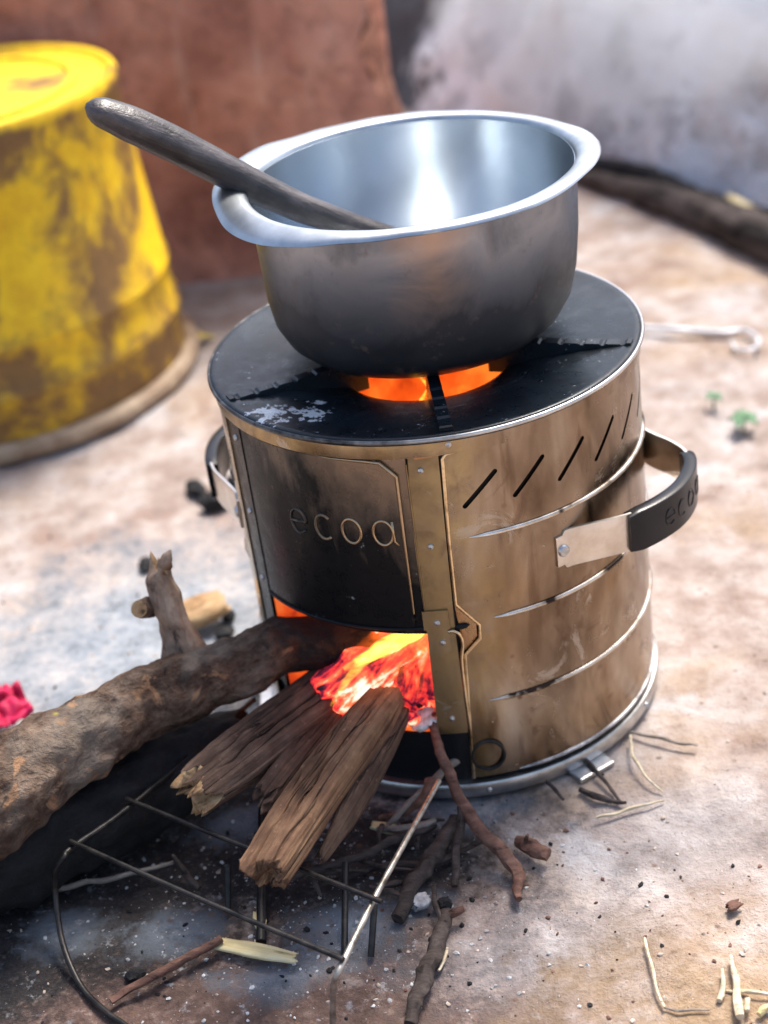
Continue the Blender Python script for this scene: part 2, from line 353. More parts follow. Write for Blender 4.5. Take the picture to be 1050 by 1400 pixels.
def m_wood(name, dark, mid, light, grain=(9, 130, 130), rough=0.8, bs=0.6, lich=False, spec=0.25):
    m, nt, out = mat(name); P = coords(nt); S = coords(nt, grain)
    a = nz(nt, S, 1.0, 6, 0.65, 0.3); b = nz(nt, P, 38, 6, 0.65, 0.2); c = nz(nt, P, 240, 4, 0.7)
    k = math_(nt, 'ADD', math_(nt, 'MULTIPLY', a, 0.6), math_(nt, 'MULTIPLY', b, 0.4))
    col = ramp(nt, k, [(0.33, dark), (0.5, mid), (0.66, light)])
    col = mix(nt, ramp(nt, a, [(0.33, 0.8), (0.42, 0.0)]), col, tuple(x*0.25 for x in dark))
    if lich:
        l = nz(nt, P, 55, 5, 0.6, 0.4)
        col = mix(nt, ramp(nt, l, [(0.60, 0.0), (0.70, 0.7)]), col, (0.36, 0.33, 0.29))
        col = mix(nt, ramp(nt, nz(nt, coords(nt, loc=(4, 2, 7)), 30, 4, 0.6, 0.3), [(0.62, 0.0), (0.70, 0.7)]), col, (0.34, 0.19, 0.10))
    h = math_(nt, 'ADD', math_(nt, 'MULTIPLY', a, 0.9), math_(nt, 'MULTIPLY', c, 0.25))
    pbsdf(nt, out, col, rough, 0, bump(nt, h, bs, 0.004), spec); return m
def m_split(name, dark, mid, light, burnt=9.0):
    m, nt, out = mat(name); P = coords(nt)
    fib = nz(nt, coords(nt, (14, 330, 330)), 1.0, 4, 0.6, 0.15); big = nz(nt, coords(nt, (9, 34, 34)), 1.0, 5, 0.6, 0.3); mo = nz(nt, P, 70, 5, 0.65)
    cr = nz(nt, coords(nt, (2.2, 85, 85)), 1.0, 3, 0.5, 0.2)
    k = math_(nt, 'ADD', math_(nt, 'MULTIPLY', big, 0.55), math_(nt, 'ADD', math_(nt, 'MULTIPLY', fib, 0.22), math_(nt, 'MULTIPLY', mo, 0.23)))
    col = ramp(nt, k, [(0.38, dark), (0.50, mid), (0.62, light)])
    c = ramp(nt, math_(nt, 'ABSOLUTE', math_(nt, 'SUBTRACT', cr, 0.5)), [(0.003, 1.0), (0.014, 0.0)])
    c = math_(nt, 'MULTIPLY', c, ramp(nt, nz(nt, P, 14, 2), [(0.42, 0.0), (0.60, 1.0)]))
    col = mix(nt, math_(nt, 'MULTIPLY', c, 0.85), col, (0.014, 0.008, 0.006))
    col = mix(nt, ramp(nt, nz(nt, P, 160, 3, 0.7), [(0.62, 0.0), (0.74, 0.55)]), col, tuple(x*1.7 for x in light))
    bu = math_(nt, 'ADD', maprange(nt, sepz(nt, P, 0), burnt, burnt+0.045), math_(nt, 'MULTIPLY', math_(nt, 'SUBTRACT', mo, 0.5), 1.5))
    col = mix(nt, ramp(nt, bu, [(0.25, 0.0), (0.6, 0.95)]), col, (0.010, 0.009, 0.010))
    h = math_(nt, 'SUBTRACT', math_(nt, 'ADD', math_(nt, 'MULTIPLY', fib, 0.7), math_(nt, 'MULTIPLY', mo, 0.5)), math_(nt, 'MULTIPLY', c, 1.2))
    pbsdf(nt, out, col, 0.82, 0, bump(nt, h, 0.75, 0.0035), 0.22); return m
BIGLEN = (G(505, 874, 0.102)-G(-90, 1130, 0.094)).length
def m_bark():
    m, nt, out = mat("mottled_bark"); P = coords(nt); S = coords(nt, (0.6, 1, 1))
    a = nz(nt, S, 42, 6, 0.66, 0.5); b = nz(nt, P, 130, 5, 0.7); g = nz(nt, P, 16, 4, 0.55, 0.3)
    col = ramp(nt, math_(nt, 'ADD', math_(nt, 'MULTIPLY', a, 0.6), math_(nt, 'MULTIPLY', b, 0.4)), [(0.36, (0.018, 0.010, 0.007)), (0.46, (0.075, 0.044, 0.030)), (0.55, (0.15, 0.097, 0.066)), (0.66, (0.29, 0.21, 0.155))])
    col = mix(nt, ramp(nt, g, [(0.50, 0.0), (0.62, 0.5)]), col, mix(nt, b, (0.14, 0.12, 0.095), (0.34, 0.29, 0.24)))
    sc_ = nz(nt, coords(nt, loc=(4, 2, 7)), 34, 4, 0.6, 0.5)
    col = mix(nt, ramp(nt, sc_, [(0.58, 0.0), (0.63, 0.85)]), col, mix(nt, b, (0.20, 0.09, 0.04), (0.50, 0.30, 0.17)))
    pits = math_(nt, 'MULTIPLY', ramp(nt, vor(nt, P, 95), [(0.12, 1.0), (0.26, 0.0)]), ramp(nt, a, [(0.45, 0.0), (0.58, 1.0)]))
    col = mix(nt, math_(nt, 'MULTIPLY', pits, 0.4), col, (0.016, 0.010, 0.008))
    yl = math_(nt, 'MULTIPLY', ramp(nt, vor(nt, P, 24), [(0.09, 1.0), (0.12, 0.0)]), ramp(nt, g, [(0.55, 0.0), (0.6, 1.0)]))
    col = mix(nt, yl, col, (0.42, 0.36, 0.03))
    bu = math_(nt, 'ADD', maprange(nt, sepz(nt, P, 0), BIGLEN-0.085, BIGLEN-0.02), math_(nt, 'MULTIPLY', math_(nt, 'SUBTRACT', a, 0.5), 1.6))
    col = mix(nt, ramp(nt, bu, [(0.25, 0.0), (0.65, 0.93)]), col, (0.012, 0.010, 0.010))
    h = math_(nt, 'SUBTRACT', math_(nt, 'ADD', math_(nt, 'MULTIPLY', a, 1.0), math_(nt, 'MULTIPLY', b, 0.5)), math_(nt, 'MULTIPLY', pits, 0.15))
    pbsdf(nt, out, col, 0.86, 0, bump(nt, h, 1.0, 0.007), 0.22); return m
def m_ember(name="ember", sx=25, sy=150, gain=1.0, white=0.62):
    m, nt, out = mat(name); S = coords(nt, (sx, sy, sy)); P = coords(nt)
    a = nz(nt, S, 1.0, 5, 0.62, 0.4); b = nz(nt, P, 60, 4, 0.6, 0.5)
    k = math_(nt, 'ADD', math_(nt, 'MULTIPLY', a, 0.55), math_(nt, 'MULTIPLY', b, 0.45))
    col = ramp(nt, k, [(0.39, (0.001, 0.0, 0.002)), (0.45, (0.10, 0.002, 0.016)), (0.50, (0.66, 0.024, 0.022)), (0.56, (1.0, 0.13, 0.045)), (white+0.02, (1.0, 0.42, 0.28)), (white+0.12, (1.0, 0.80, 0.76))])
    e = nd(nt, "Emission", {"Color": col, "Strength": gain})
    d = nd(nt, "BsdfPrincipled", {"Base Color": (0.02, 0.015, 0.015, 1), "Roughness": 0.9, "Normal": bump(nt, a, 0.6, 0.004)})
    ad = nd(nt, "AddShader", {0: e.outputs[0], 1: d.outputs[0]}); nt.links.new(ad.outputs[0], out.inputs[0]); return m
def m_flame(name, col, dens):
    m, nt, out = mat(name); P = coords(nt, (60, 190, 190))
    a = nz(nt, P, 1.0, 3, 0.6, 0.4)
    e = nd(nt, "Emission", {"Color": c4(col), "Strength": math_(nt, 'MULTIPLY', ramp(nt, a, [(0.35, 0.1), (0.65, 1.0)]), dens)})
    nt.links.new(e.outputs[0], out.inputs[1]); return m
def m_liner():
    m, nt, out = mat("glowing_liner"); a = nz(nt, coords(nt), 30, 4, 0.6, 0.3)
    e = nd(nt, "Emission", {"Color": ramp(nt, a, [(0.38, (0.30, 0.012, 0.002)), (0.5, (0.85, 0.085, 0.008)), (0.64, (1.0, 0.26, 0.03))]), "Strength": 0.33})
    d = nd(nt, "BsdfPrincipled", {"Base Color": (0.30, 0.15, 0.08, 1), "Roughness": 0.9})
    ad = nd(nt, "AddShader", {0: e.outputs[0], 1: d.outputs[0]}); nt.links.new(ad.outputs[0], out.inputs[0]); return m

def m_rimbead():
    m, nt, out = mat("rim_steel_sooted"); P = coords(nt); x = sepz(nt, P, 0); a = nz(nt, P, 40, 5, 0.65)
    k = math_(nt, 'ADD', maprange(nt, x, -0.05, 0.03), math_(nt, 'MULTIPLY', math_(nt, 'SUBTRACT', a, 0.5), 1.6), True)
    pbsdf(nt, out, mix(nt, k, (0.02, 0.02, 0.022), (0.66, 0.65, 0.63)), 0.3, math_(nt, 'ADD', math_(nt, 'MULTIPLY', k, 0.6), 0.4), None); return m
def m_bead():
    m, nt, out = mat("bead_steel"); P = coords(nt); a = nz(nt, P, 26, 4, 0.6)
    pbsdf(nt, out, ramp(nt, a, [(0.38, (0.035, 0.025, 0.02)), (0.44, (0.50, 0.42, 0.33)), (0.6, (0.85, 0.80, 0.72))]), 0.25, 1.0); return m  # highlights and dark reflections along the beads painted in by noise
def m_letter():
    m, nt, out = mat("embossed_highlight"); P = coords(nt); a = nz(nt, P, 60, 4, 0.6); x = sepz(nt, P, 0)
    k = math_(nt, 'ADD', maprange(nt, x, -0.088, -0.055), math_(nt, 'MULTIPLY', math_(nt, 'SUBTRACT', a, 0.5), 1.2), True)
    pbsdf(nt, out, mix(nt, k, (0.012, 0.010, 0.010), (0.46, 0.34, 0.21)), 0.28, math_(nt, 'ADD', math_(nt, 'MULTIPLY', k, 0.85), 0.15), None); return m  # soot dark at the left, gold highlights painted in to the right
M = dict(
    ground=m_ground(), clay=m_claywall(), grey=m_greywall(), yellow=m_yellow(),
    lip=m_simple("dusty_plastic_lip", (0.17, 0.10, 0.055), (0.46, 0.35, 0.24), 20, 0.7),
    brass=m_brass(), strip=m_brass("riveted_strip_steel", ((0.20, 0.13, 0.07), (0.34, 0.245, 0.145), (0.46, 0.36, 0.23)), 0.28),
    copper=m_brass("heat_blued_tab", ((0.42, 0.16, 0.07), (0.66, 0.33, 0.17), (0.74, 0.50, 0.32)), 0.18),
    silver=m_simple("worn_zinc", (0.42, 0.42, 0.42), (0.66, 0.66, 0.65), 60, 0.34, 1.0, 0.1),
    rimal=m_simple("rim_aluminium", (0.32, 0.35, 0.38), (0.50, 0.53, 0.56), 30, 0.38, 1.0, 0.1),
    gold=m_simple("bright_gold_edge", (0.30, 0.20, 0.10), (0.82, 0.64, 0.40), 50, 0.2, 1.0, 0.1, lo=0.36, hi=0.5),
    rimbead=m_rimbead(), bead=m_bead(),
    rim=m_simple("bare_rim_steel", (0.20, 0.19, 0.19), (0.66, 0.65, 0.63), 34, 0.3, 1.0, 0.1, lo=0.38, hi=0.55),
    arm=m_simple("handle_steel", (0.60, 0.54, 0.47), (0.80, 0.76, 0.70), 45, 0.30, 1.0, 0.1),
    sooty=m_sooty(), sooty2=m_sooty("black_soot", (0.005, 0.0075, 0.011), 0.0, 0.5, 0.12), plate=m_plate(),
    letter=m_letter(),
    plastic=m_simple("black_grip", (0.004, 0.005, 0.007), (0.008, 0.009, 0.012), 80, 0.25, 0.0, 0.08, spec=0.3),
    black=m_simple("dark_gap", (0.004, 0.004, 0.004), (0.008, 0.007, 0.007), 50, 0.8),
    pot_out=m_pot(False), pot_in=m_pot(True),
    spoon=m_wood("charred_spoon_wood", (0.006, 0.005, 0.006), (0.022, 0.017, 0.017), (0.10, 0.085, 0.085), (10, 60, 60), 0.36, 0.5, spec=0.55),
    bark=m_bark(),
    split=m_split("split_wood", (0.034, 0.019, 0.014), (0.088, 0.053, 0.037), (0.19, 0.122, 0.085), 0.165),
    split_pale=m_split("split_wood_pale", (0.050, 0.025, 0.015), (0.132, 0.070, 0.040), (0.27, 0.160, 0.090), 0.225),
    stubbark=m_wood("pale_stub_bark", (0.10, 0.066, 0.048), (0.28, 0.19, 0.135), (0.46, 0.36, 0.27), (45, 120, 120), 0.85, 0.9),
    rawend=m_wood("raw_break", (0.14, 0.075, 0.04), (0.36, 0.22, 0.11), (0.56, 0.40, 0.23), (60, 160, 160), 0.85, 0.7),
    char=m_simple("charcoal", (0.004, 0.004, 0.005), (0.016, 0.015, 0.016), 60, 0.8, 0, 0.9, 0.006),
    charbrown=m_wood("smoked_pole", (0.012, 0.010, 0.010), (0.045, 0.034, 0.03), (0.12, 0.095, 0.088), (14, 60, 60), 0.85, 0.8),
    iron=m_simple("blackened_rod", (0.012, 0.012, 0.013), (0.05, 0.045, 0.042), 90, 0.45, 0.6, 0.2),
    ironbright=m_simple("worn_bright_rod", (0.10, 0.085, 0.07), (0.52, 0.49, 0.44), 70, 0.4, 0.8, 0.2),
    twig_red=m_wood("red_brown_twig", (0.055, 0.028, 0.022), (0.14, 0.07, 0.05), (0.25, 0.14, 0.10), (60, 200, 200), 0.75, 0.4),
    twig_dark=m_wood("dark_twig", (0.018, 0.014, 0.013), (0.05, 0.037, 0.032), (0.10, 0.08, 0.07), (60, 200, 200), 0.8, 0.4),
    twig_grey=m_wood("grey_twig", (0.10, 0.08, 0.065), (0.22, 0.18, 0.15), (0.38, 0.33, 0.28), (60, 200, 200), 0.8, 0.3),
    straw=m_wood("straw", (0.34, 0.26, 0.15), (0.55, 0.46, 0.32), (0.70, 0.64, 0.52), (40, 300, 300), 0.6, 0.2),
    splinter=m_wood("pale_splinter", (0.42, 0.31, 0.13), (0.62, 0.51, 0.27), (0.74, 0.65, 0.42), (14, 250, 250), 0.7, 0.3),
    ashw=m_simple("ash_crumb", (0.22, 0.21, 0.205), (0.70, 0.70, 0.70), 90, 0.95),
    chalk=m_simple("grit", (0.30, 0.22, 0.17), (0.55, 0.48, 0.42), 120, 0.9),
    cloth=m_simple("pink_cloth", (0.30, 0.002, 0.035), (0.55, 0.006, 0.075), 60, 0.7),
    leaf=m_simple("leaf_green", (0.05, 0.13, 0.06), (0.12, 0.24, 0.12), 60, 0.6),
    leafy=m_simple("dry_leaf", (0.45, 0.33, 0.05), (0.62, 0.48, 0.10), 60, 0.6),
    wire=m_simple("pale_wire", (0.42, 0.42, 0.44), (0.60, 0.61, 0.64), 60, 0.45, 0.5),
    ember=m_ember("ember", 28, 150, 0.62), emberhot=m_ember("ember_hot", 22, 130, 0.85, 0.57), coal=m_ember("coal_ember", 90, 90, 0.6, 0.60), emberbed=m_ember("ember_bed", 130, 130, 0.5, 0.66),
    fl_y=m_flame("flame_yellow", (1.0, 0.42, 0.045), 260.0), fl_o=m_flame("flame_orange", (1.0, 0.14, 0.012), 50.0), liner=m_liner(),
)

# ================================================================== SETTING
def axis_coords(dense0, dense1, n, far):
    c = [dense0+(dense1-dense0)*i/n for i in range(n+1)]
    lo, hi = [], []; d = (dense1-dense0)/n; s = d; x = dense0
    while x > -far: s *= 1.5; x -= s; lo.append(x)
    s = d; x = dense1
    while x < far: s *= 1.5; x += s; hi.append(x)
    return lo[::-1]+c+hi
def ground_z(x, y):
    p = Vector((x, y, 0))
    z = 0.0045*noi(p, 7, 1.3)+0.0028*noi(p, 24, 4.1)+0.0016*noi(p, 70, 9.0)
    d = math.hypot(x, y)
    k = min(1.0, max(0.0, (d-0.13)/0.10)); return z*(0.25+0.75*k)-0.001
xs = axis_coords(-0.9, 0.75, 300, 60); ys = axis_coords(-0.5, 1.35, 300, 60)
v = [(x, y, ground_z(x, y)) for y in ys for x in xs]; nx = len(xs)
f = [(j*nx+i, j*nx+i+1, (j+1)*nx+i+1, (j+1)*nx+i) for j in range(len(ys)-1) for i in range(nx-1)]
tag(mesh("ground", v, f, M['ground']), kind='structure')

def wall_slab(name, a, b, th, h, m, amp, step=0.02, lean=0.0):
    "thick earthen wall, its front face from a to b on the ground, uneven surface"
    a, b = Vector(a), Vector(b); d = (b-a); L = d.length; d.normalize(); nrm = Vector((-d.y, d.x, 0))
    nu, nv_ = int(L/step), int(h/step); v, f = [], []
    def P(s, t, depth):
        p = a+d*s+Vector((0, 0, t-0.02))+nrm*(lean*t**1.2); off = amp*(noise.noise(p*5)+0.5*noise.noise(p*14)+0.25*noise.noise(p*40))
        if s > L-1e-6: p += d*(amp*3.0*noise.noise(Vector((t*9, depth*9, 4)))+amp*1.5*noise.noise(Vector((t*31, depth*31, 8))))
        return p+nrm*(depth-(off if depth == 0 else 0))
    prof = [(0.0, j) for j in range(nv_+1)]
    for i in range(nu+1):
        s = L*i/nu
        for j in range(nv_+1): v.append(P(s, h*j/nv_, 0))
        v.append(P(s, h, th)); v.append(P(s, 0, th))
    R = nv_+3
    for i in range(nu):
        for j in range(R):
            f.append((i*R+j, (i+1)*R+j, (i+1)*R+(j+1) % R, i*R+(j+1) % R))
    f.append(tuple(range(R))); f.append(tuple(range(nu*R, nu*R+R)))
    return mesh(name, v, f, m, None, True, 60)
def at_y(px, py, y):
    d = MR @ Vector(((px-525)/FPX, -(py-700)/FPX, -1.0)); return CAM+d*((y-CAM.y)/d.y)
we = at_y(517, 120, 0.885)
tag(wall_slab("clay_wall", (-1.6, 0.93, 0), (we.x, 0.885, 0), 0.35, 0.50, M['clay'], 0.016),
    "rough red brown clay wall behind the yellow bucket", "wall")
ga, gb = Vector((-0.14, 1.80, 0)), Vector((0.66, 0.50, 0))
tag(wall_slab("plastered_wall", ga, gb, 0.3, 0.62, M['grey'], 0.035, 0.02, 0.55),
    "ash grey blotchy plastered wall leaning back at the back right beyond the pot", "wall")

# ------------------------------------------------------------------ logs
def log_vf(L, radii, nseg=64, ring=40, bend=None, rough=0.06, ridge=0.05, seed=0.0, sect=None, jag=(0.0, 0.0), rfreq=5.0, gfreq=14.0, splits=()):
    "a length of wood along local X from 0 to L; sect(a) shapes the cross-section"
    v, f = [], []; rr = lerp_list(radii, nseg+1)
    for i in range(nseg+1):
        t = i/nseg; by, bz = bend(t) if bend else (0, 0)
        for k in range(ring):
            a = 2*pi*k/ring; r = rr[i]*(sect(a) if sect else 1.0)
            dirv = Vector((0, cos(a), sin(a)))
            p = Vector((t*L, 0, 0))+dirv*rr[i]
            r *= 1+rough*(noise.noise(p*38+Vector((seed, 0, 0)))*1.0+0.6*noise.noise(p*95+Vector((0, seed, 0))))
            q = Vector((t*L*gfreq+seed, cos(a)*rfreq, sin(a)*rfreq))
            r *= 1+ridge*noise.noise(q)-ridge*1.3*max(0.0, noise.noise(q*2.1+Vector((7, 3, seed)))-0.18)*2
            for (sa, sw, sd, s0, s1) in splits:
                if s0 < t < s1:
                    da = (a-sa-0.25*noise.noise(Vector((t*7, sa*9, seed)))+pi) % (2*pi)-pi
                    r *= 1-sd*math.exp(-(da/sw)**2)*min(1.0, (t-s0)*8, (s1-t)*8)
            x = t*L
            jn = noise.noise(Vector((cos(a)*2.2, sin(a)*2.2, seed+5)))+0.35*noise.noise(Vector((cos(a)*6, sin(a)*6, seed)))
            if i > nseg-6: x += jag[1]*jn*(i-(nseg-6))/6
            if i < 6: x += jag[0]*jn*(6-i)/6
            v.append((x, by+cos(a)*r, bz+sin(a)*r))
    for i in range(nseg):
        for k in range(ring):
            a, b = i*ring+k, i*ring+(k+1) % ring; f.append((a, b, b+ring, a+ring))
    def cap(base, sgn):
        nonlocal v, f
        c = Vector((0, 0, 0))
        for k in range(ring): c += Vector(v[base+k])
        c /= ring; prev = base
        for s_, q in ((0.72, 1), (0.42, 2), (0.15, 3)):
            st = len(v)
            for k in range(ring):
                p = Vector(v[base+k]); p2 = c+(p-c)*s_
                p2.x += sgn*abs(jag[0] if sgn < 0 else jag[1])*0.9*noise.noise(Vector((p2.y*130, p2.z*130, seed)))
                v.append(p2)
            for k in range(ring): f.append((prev+k, prev+(k+1) % ring, st+(k+1) % ring, st+k))
            prev = st
        f.append(tuple(range(prev, prev+ring)))
    n0 = len(f); cap(0, -1); n1 = len(f); cap(nseg*ring, 1)
    return v, f, n0, n1
def place_x(o, A, B, roll=0.0):
    A, B = Vector(A), Vector(B); x = (B-A).normalized(); z = Vector((0, 0, 1)); y = z.cross(x).normalized(); z = x.cross(y)
    R = Matrix((x, y, z)).transposed() @ Matrix.Rotation(roll, 3, 'X')
    o.matrix_world = Matrix.Translation(A) @ R.to_4x4()
def log(name, A, B, radii, m, endm=None, roll=0.0, start_raw=True, end_raw=False, **k):
    A, B = Vector(A), Vector(B); v, f, n0, n1 = log_vf((B-A).length, radii, **k)
    o = mesh(name, v, f, m); 
    if endm:
        o.data.materials.append(endm)
        for i, p in enumerate(o.data.polygons):
            if (n0 <= i < n1 and start_raw) or (i >= n1 and end_raw): p.material_index = 1
    place_x(o, A, B, roll); return o

# pole lying along the foot of the grey wall
lp = log("fallen_pole", G(780, 236, 0.010), G(1180, 385, 0.022), [0.008, 0.015, 0.021, 0.025, 0.027, 0.028], M['charbrown'], None, nseg=80, ring=24, rough=0.12, ridge=0.10, seed=3.0, bend=lambda t: (0.018*sin(t*pi), 0.0))
tag(lp, "sooty dark pole lying along the foot of the grey wall", "pole")
lp = log("shade_branch", G(806, 224, 0.012), G(1130, 318, 0.016), [0.010, 0.013, 0.011, 0.014, 0.010], M['char'], None, nseg=70, ring=20, rough=0.25, ridge=0.15, seed=9.0, bend=lambda t: (0.012*sin(t*pi*2.2), 0.0))  # branch added to draw the dark shadow line behind the pole
tag(lp, "thin black branch added as the shadow line between the sooty pole and the grey wall", "branch")

# ================================================================== YELLOW BUCKET
BK = empty("yellow_bucket", (-0.467, 0.650, 0.0))
tag(BK, "grimy yellow plastic bucket standing upside down in front of the clay wall", "bucket")
H = 0.322
lathe("body", [(0.2065, 0.016), (0.2055, 0.058), (0.2085, 0.062), (0.2085, 0.070), (0.2050, 0.074), (0.2035, 0.110), (0.2055, 0.113), (0.2055, 0.118), (0.2030, 0.121), (0.193, 0.24), (0.1895, 0.300), (0.1915, 0.306), (0.1920, 0.318), (0.1895, 0.3225), (0.183, 0.322), (0.179, 0.3165), (0.177, 0.3165), (0.10, 0.3175), (0.001, 0.318)], M['yellow'], BK, 128, 50)
lathe("lip", [(0.205, 0.004), (0.2165, 0.003), (0.2200, 0.008), (0.2195, 0.015), (0.2140, 0.020), (0.2070, 0.021), (0.205, 0.015)], M['lip'], BK, 128, 60, True)
lathe("base_ring", [(0.150, 0.3170), (0.150, 0.3200), (0.146, 0.3210), (0.142, 0.3200), (0.142, 0.3170)], M['yellow'], BK, 96, 60, True)

# ================================================================== STOVE
ST = empty("wood_stove", (0, 0, 0))
tag(ST, "round portable steel wood stove with a burning fire in its mouth", "stove")
PL, PR, ZB, ZT = -62.0, -8.0, 0.055, 0.135
def shell(name, r, zlist, m, hole=True):
    phis = sorted(set([-180+4*i for i in range(91)]+[PL, PR])); phis = [p for p in phis if p < 180]
    n = len(phis); v, f = [], []
    for z in zlist:
        for p in phis:
            zz = z
            if abs(z-ZT) < 1e-6: zz = 0.1325+0.0048*max(0, min(1, (p-PL)/(PR-PL)))
            v.append(POL(p, r, zz))
    for j in range(len(zlist)-1):
        for i in range(n):
            pm = (phis[i]+(phis[(i+1) % n] if i < n-1 else 180))/2; zm = (zlist[j]+zlist[j+1])/2
            if hole and PL < pm < PR and ZB < zm < ZT: continue
            f.append((j*n+i, j*n+(i+1) % n, (j+1)*n+(i+1) % n, (j+1)*n+i))
    return mesh(name, v, f, m, ST)
shell("inner_drum", 0.1355, [0.006, 0.03, ZB, 0.08, 0.11, ZT, 0.2, 0.262], M['sooty2'])
shell("fire_liner", 0.072, [0.045, ZB, 0.08, 0.11, ZT, 0.16, 0.2, 0.24, 0.259], M['liner'])
# tunnel from mouth to liner
v, f = [], []
nP = 14
for (z) in (ZB, ZT):
    for r in (0.0715, 0.136):
        for i in range(nP+1):
            p = PL+(PR-PL)*i/nP
            v.append(POL(p, r, z if z == ZB else 0.1325+0.0048*i/nP))
k = nP+1
for i in range(nP):
    f.append((i, i+1, k+i+1, k+i)); f.append((2*k+i, 2*k+i+1, 3*k+i+1, 3*k+i))
f.append((0, k, 3*k, 2*k)); f.append((nP, k+nP, 3*k+nP, 2*k+nP))
mesh("fuel_tunnel", v, f, M['liner'], ST, False)
lathe("chamber_floor", [(0.0005, 0.052), (0.05, 0.050), (0.073, 0.047)], M['emberbed'], ST, 48)
# right hand wrap panel with real slots
zrows = [0.0175, 0.03, 0.06, 0.09, 0.1165, 0.1168, 0.1275, 0.1375, 0.1545, 0.1548, 0.18, 0.21, 0.24, 0.2585]
def left_edge(z):
    if z < 0.1168: return -0.9+1.7*max(0, (z-0.0175))/0.1
    if z < 0.1275: return 0.8+(z-0.1168)/(0.1275-0.1168)*4.3
    if z <= 0.1375: return 5.2
    if z < 0.1548: return 5.2-(z-0.1375)/(0.1548-0.1375)*5.4
    return -0.3+(z-0.1548)/0.104*1.3
rows = [(z, left_edge(z), 289.0) for z in zrows]+[(0.2600, 1.6, 289.0), (0.2612, 8.0, 289.0), (0.2655, 11.8, 289.0), (0.2662, 13.0, 289.0)]
panel = wrap("side_panel", rows, 0.1372, 0.1392, M['brass'], ST, 2.0)
cv, cf = [], []
for k in range(-1, 7):
    for p0 in (5.2+12.9*k,):
        if k < 0: continue
        a, b = POL(p0, 0.138, 0.2229), POL(p0+8.3, 0.138, 0.2424)
        rad = POL((p0+p0+8.3)/2, 1, 0); t = (b-a).normalized(); s = rad.cross(t).normalized()
        hw = 0.00155; pts = []
        for kk in range(9): 
            an = -pi/2+pi*kk/8; pts.append(b+t*(sin(an+0)*0+cos(an)*hw)+s*(sin(an)*hw))
        for kk in range(9):
            an = pi/2+pi*kk/8; pts.append(a+t*(cos(an)*hw)+s*(sin(an)*hw))
        st = len(cv); n = len(pts)
        for p in pts: cv.append(p-rad*0.006)
        for p in pts: cv.append(p+rad*0.006)
        cf.append(tuple(range(st, st+n))[::-1]); cf.append(tuple(range(st+n, st+2*n)))
        for i in range(n): cf.append((st+i, st+(i+1) % n, st+n+(i+1) % n, st+n+i))
cutter = mesh("slot_cutter", cv, cf, M['black'], None, False)
bo = panel.modifiers.new("slots", 'BOOLEAN'); bo.operation = 'DIFFERENCE'; bo.object = cutter; bo.solver = 'EXACT'
dg = bpy.context.evaluated_depsgraph_get(); new = bpy.data.meshes.new_from_object(panel.evaluated_get(dg))
panel.modifiers.clear(); panel.data = new; bpy.data.objects.remove(cutter)
for p in new.polygons: p.use_smooth = True
new.set_sharp_from_angle(angle=radians(35))
# turned edge of the panel, its highlight painted as bright gold
edge = [POL(left_edge(z)+0.15, 0.1392, z) for z in (0.0175, 0.05, 0.09, 0.1168)]+[POL(5.3, 0.1392, 0.1275), POL(5.4, 0.1392, 0.1375), POL(0.0, 0.1392, 0.1548), POL(0.3, 0.1392, 0.2), POL(1.1, 0.1392, 0.2570), POL(2.0, 0.1392, 0.2598), POL(8.0, 0.1392, 0.2612), POL(11.8, 0.1392, 0.2655)]+[POL(13+8*i, 0.1392, 0.2660) for i in range(12)]
tube("panel_edge", edge, 0.0012, M['gold'], ST, 8)
for z, a in ((0.2012, 3.3), (0.1408, 7.5), (0.0785, 3.7)):
    pts = [POL(a+2+(i/60)*(280-a), 0.1393, z) for i in range(61)]
    tube("bead", pts, [0.0003]+[0.0017]*58+[0.0003], M['bead'], ST, 8)
pts = [POL(12+(i/60)*270, 0.1393, 0.0185) for i in range(61)]
tube("bead", pts, [0.0003]+[0.0015]*58+[0.0003], M['rim'], ST, 8)
# strips either side of the mouth
strip_r = wrap("riveted_strip", [(0.0545, -8.8, -0.9), (0.06, -8.8, -0.7), (0.135, -8.2, -0.9), (0.20, -8.4, -0.4), (0.2615, -7.3, 0.2)], 0.1360, 0.1382, M['strip'], ST, 1.2)
strip_l = wrap("riveted_strip", [(0.0545, -71.5, -62.5), (0.135, -71.5, -62.3), (0.2615, -71, -62)], 0.1360, 0.1382, M['sooty'], ST, 1.2)
tube("strip_edge", [POL(-7.9, 0.1384, z) for z in (0.14, 0.18, 0.22, 0.255)], 0.0006, M['strip'], ST, 6)
tube("gap_shadow_strip", [POL(-0.75, 0.1372, z) for z in (0.02, 0.06, 0.1, 0.13, 0.16, 0.2, 0.255)], 0.0009, M['black'], ST, 6).name = "seam_shade"  # black strip stands in for the shade inside the gap
# door plate, its raised field and the letters
wrap("door_plate", [(0.1335, -62, -8.3), (0.15, -62, -8.3), (0.20, -62, -8.3), (0.2615, -62, -8.0)], 0.1360, 0.1376, M['sooty'], ST, 1.5)
wrap("door_field", [(0.1395, -59, -11.6), (0.1410, -59.5, -10.6), (0.19, -59.5, -10.6), (0.2475, -59.5, -10.4), (0.2570, -59, -14.2), (0.2585, -58, -15.0)], 0.1374, 0.1392, M['sooty'], ST, 1.5, 0.35)
fr = [POL(-10.9, 0.1391, 0.150), POL(-10.8, 0.1391, 0.20), POL(-10.6, 0.1391, 0.2474), POL(-14.4, 0.1391, 0.2568), POL(-18, 0.1391, 0.2578), POL(-27, 0.1391, 0.2583), POL(-40, 0.1391, 0.2585)]
tube("field_edge", fr, [0.0007, 0.0011, 0.0012, 0.0012, 0.0011, 0.0008, 0.0004], M['letter'], ST, 8)
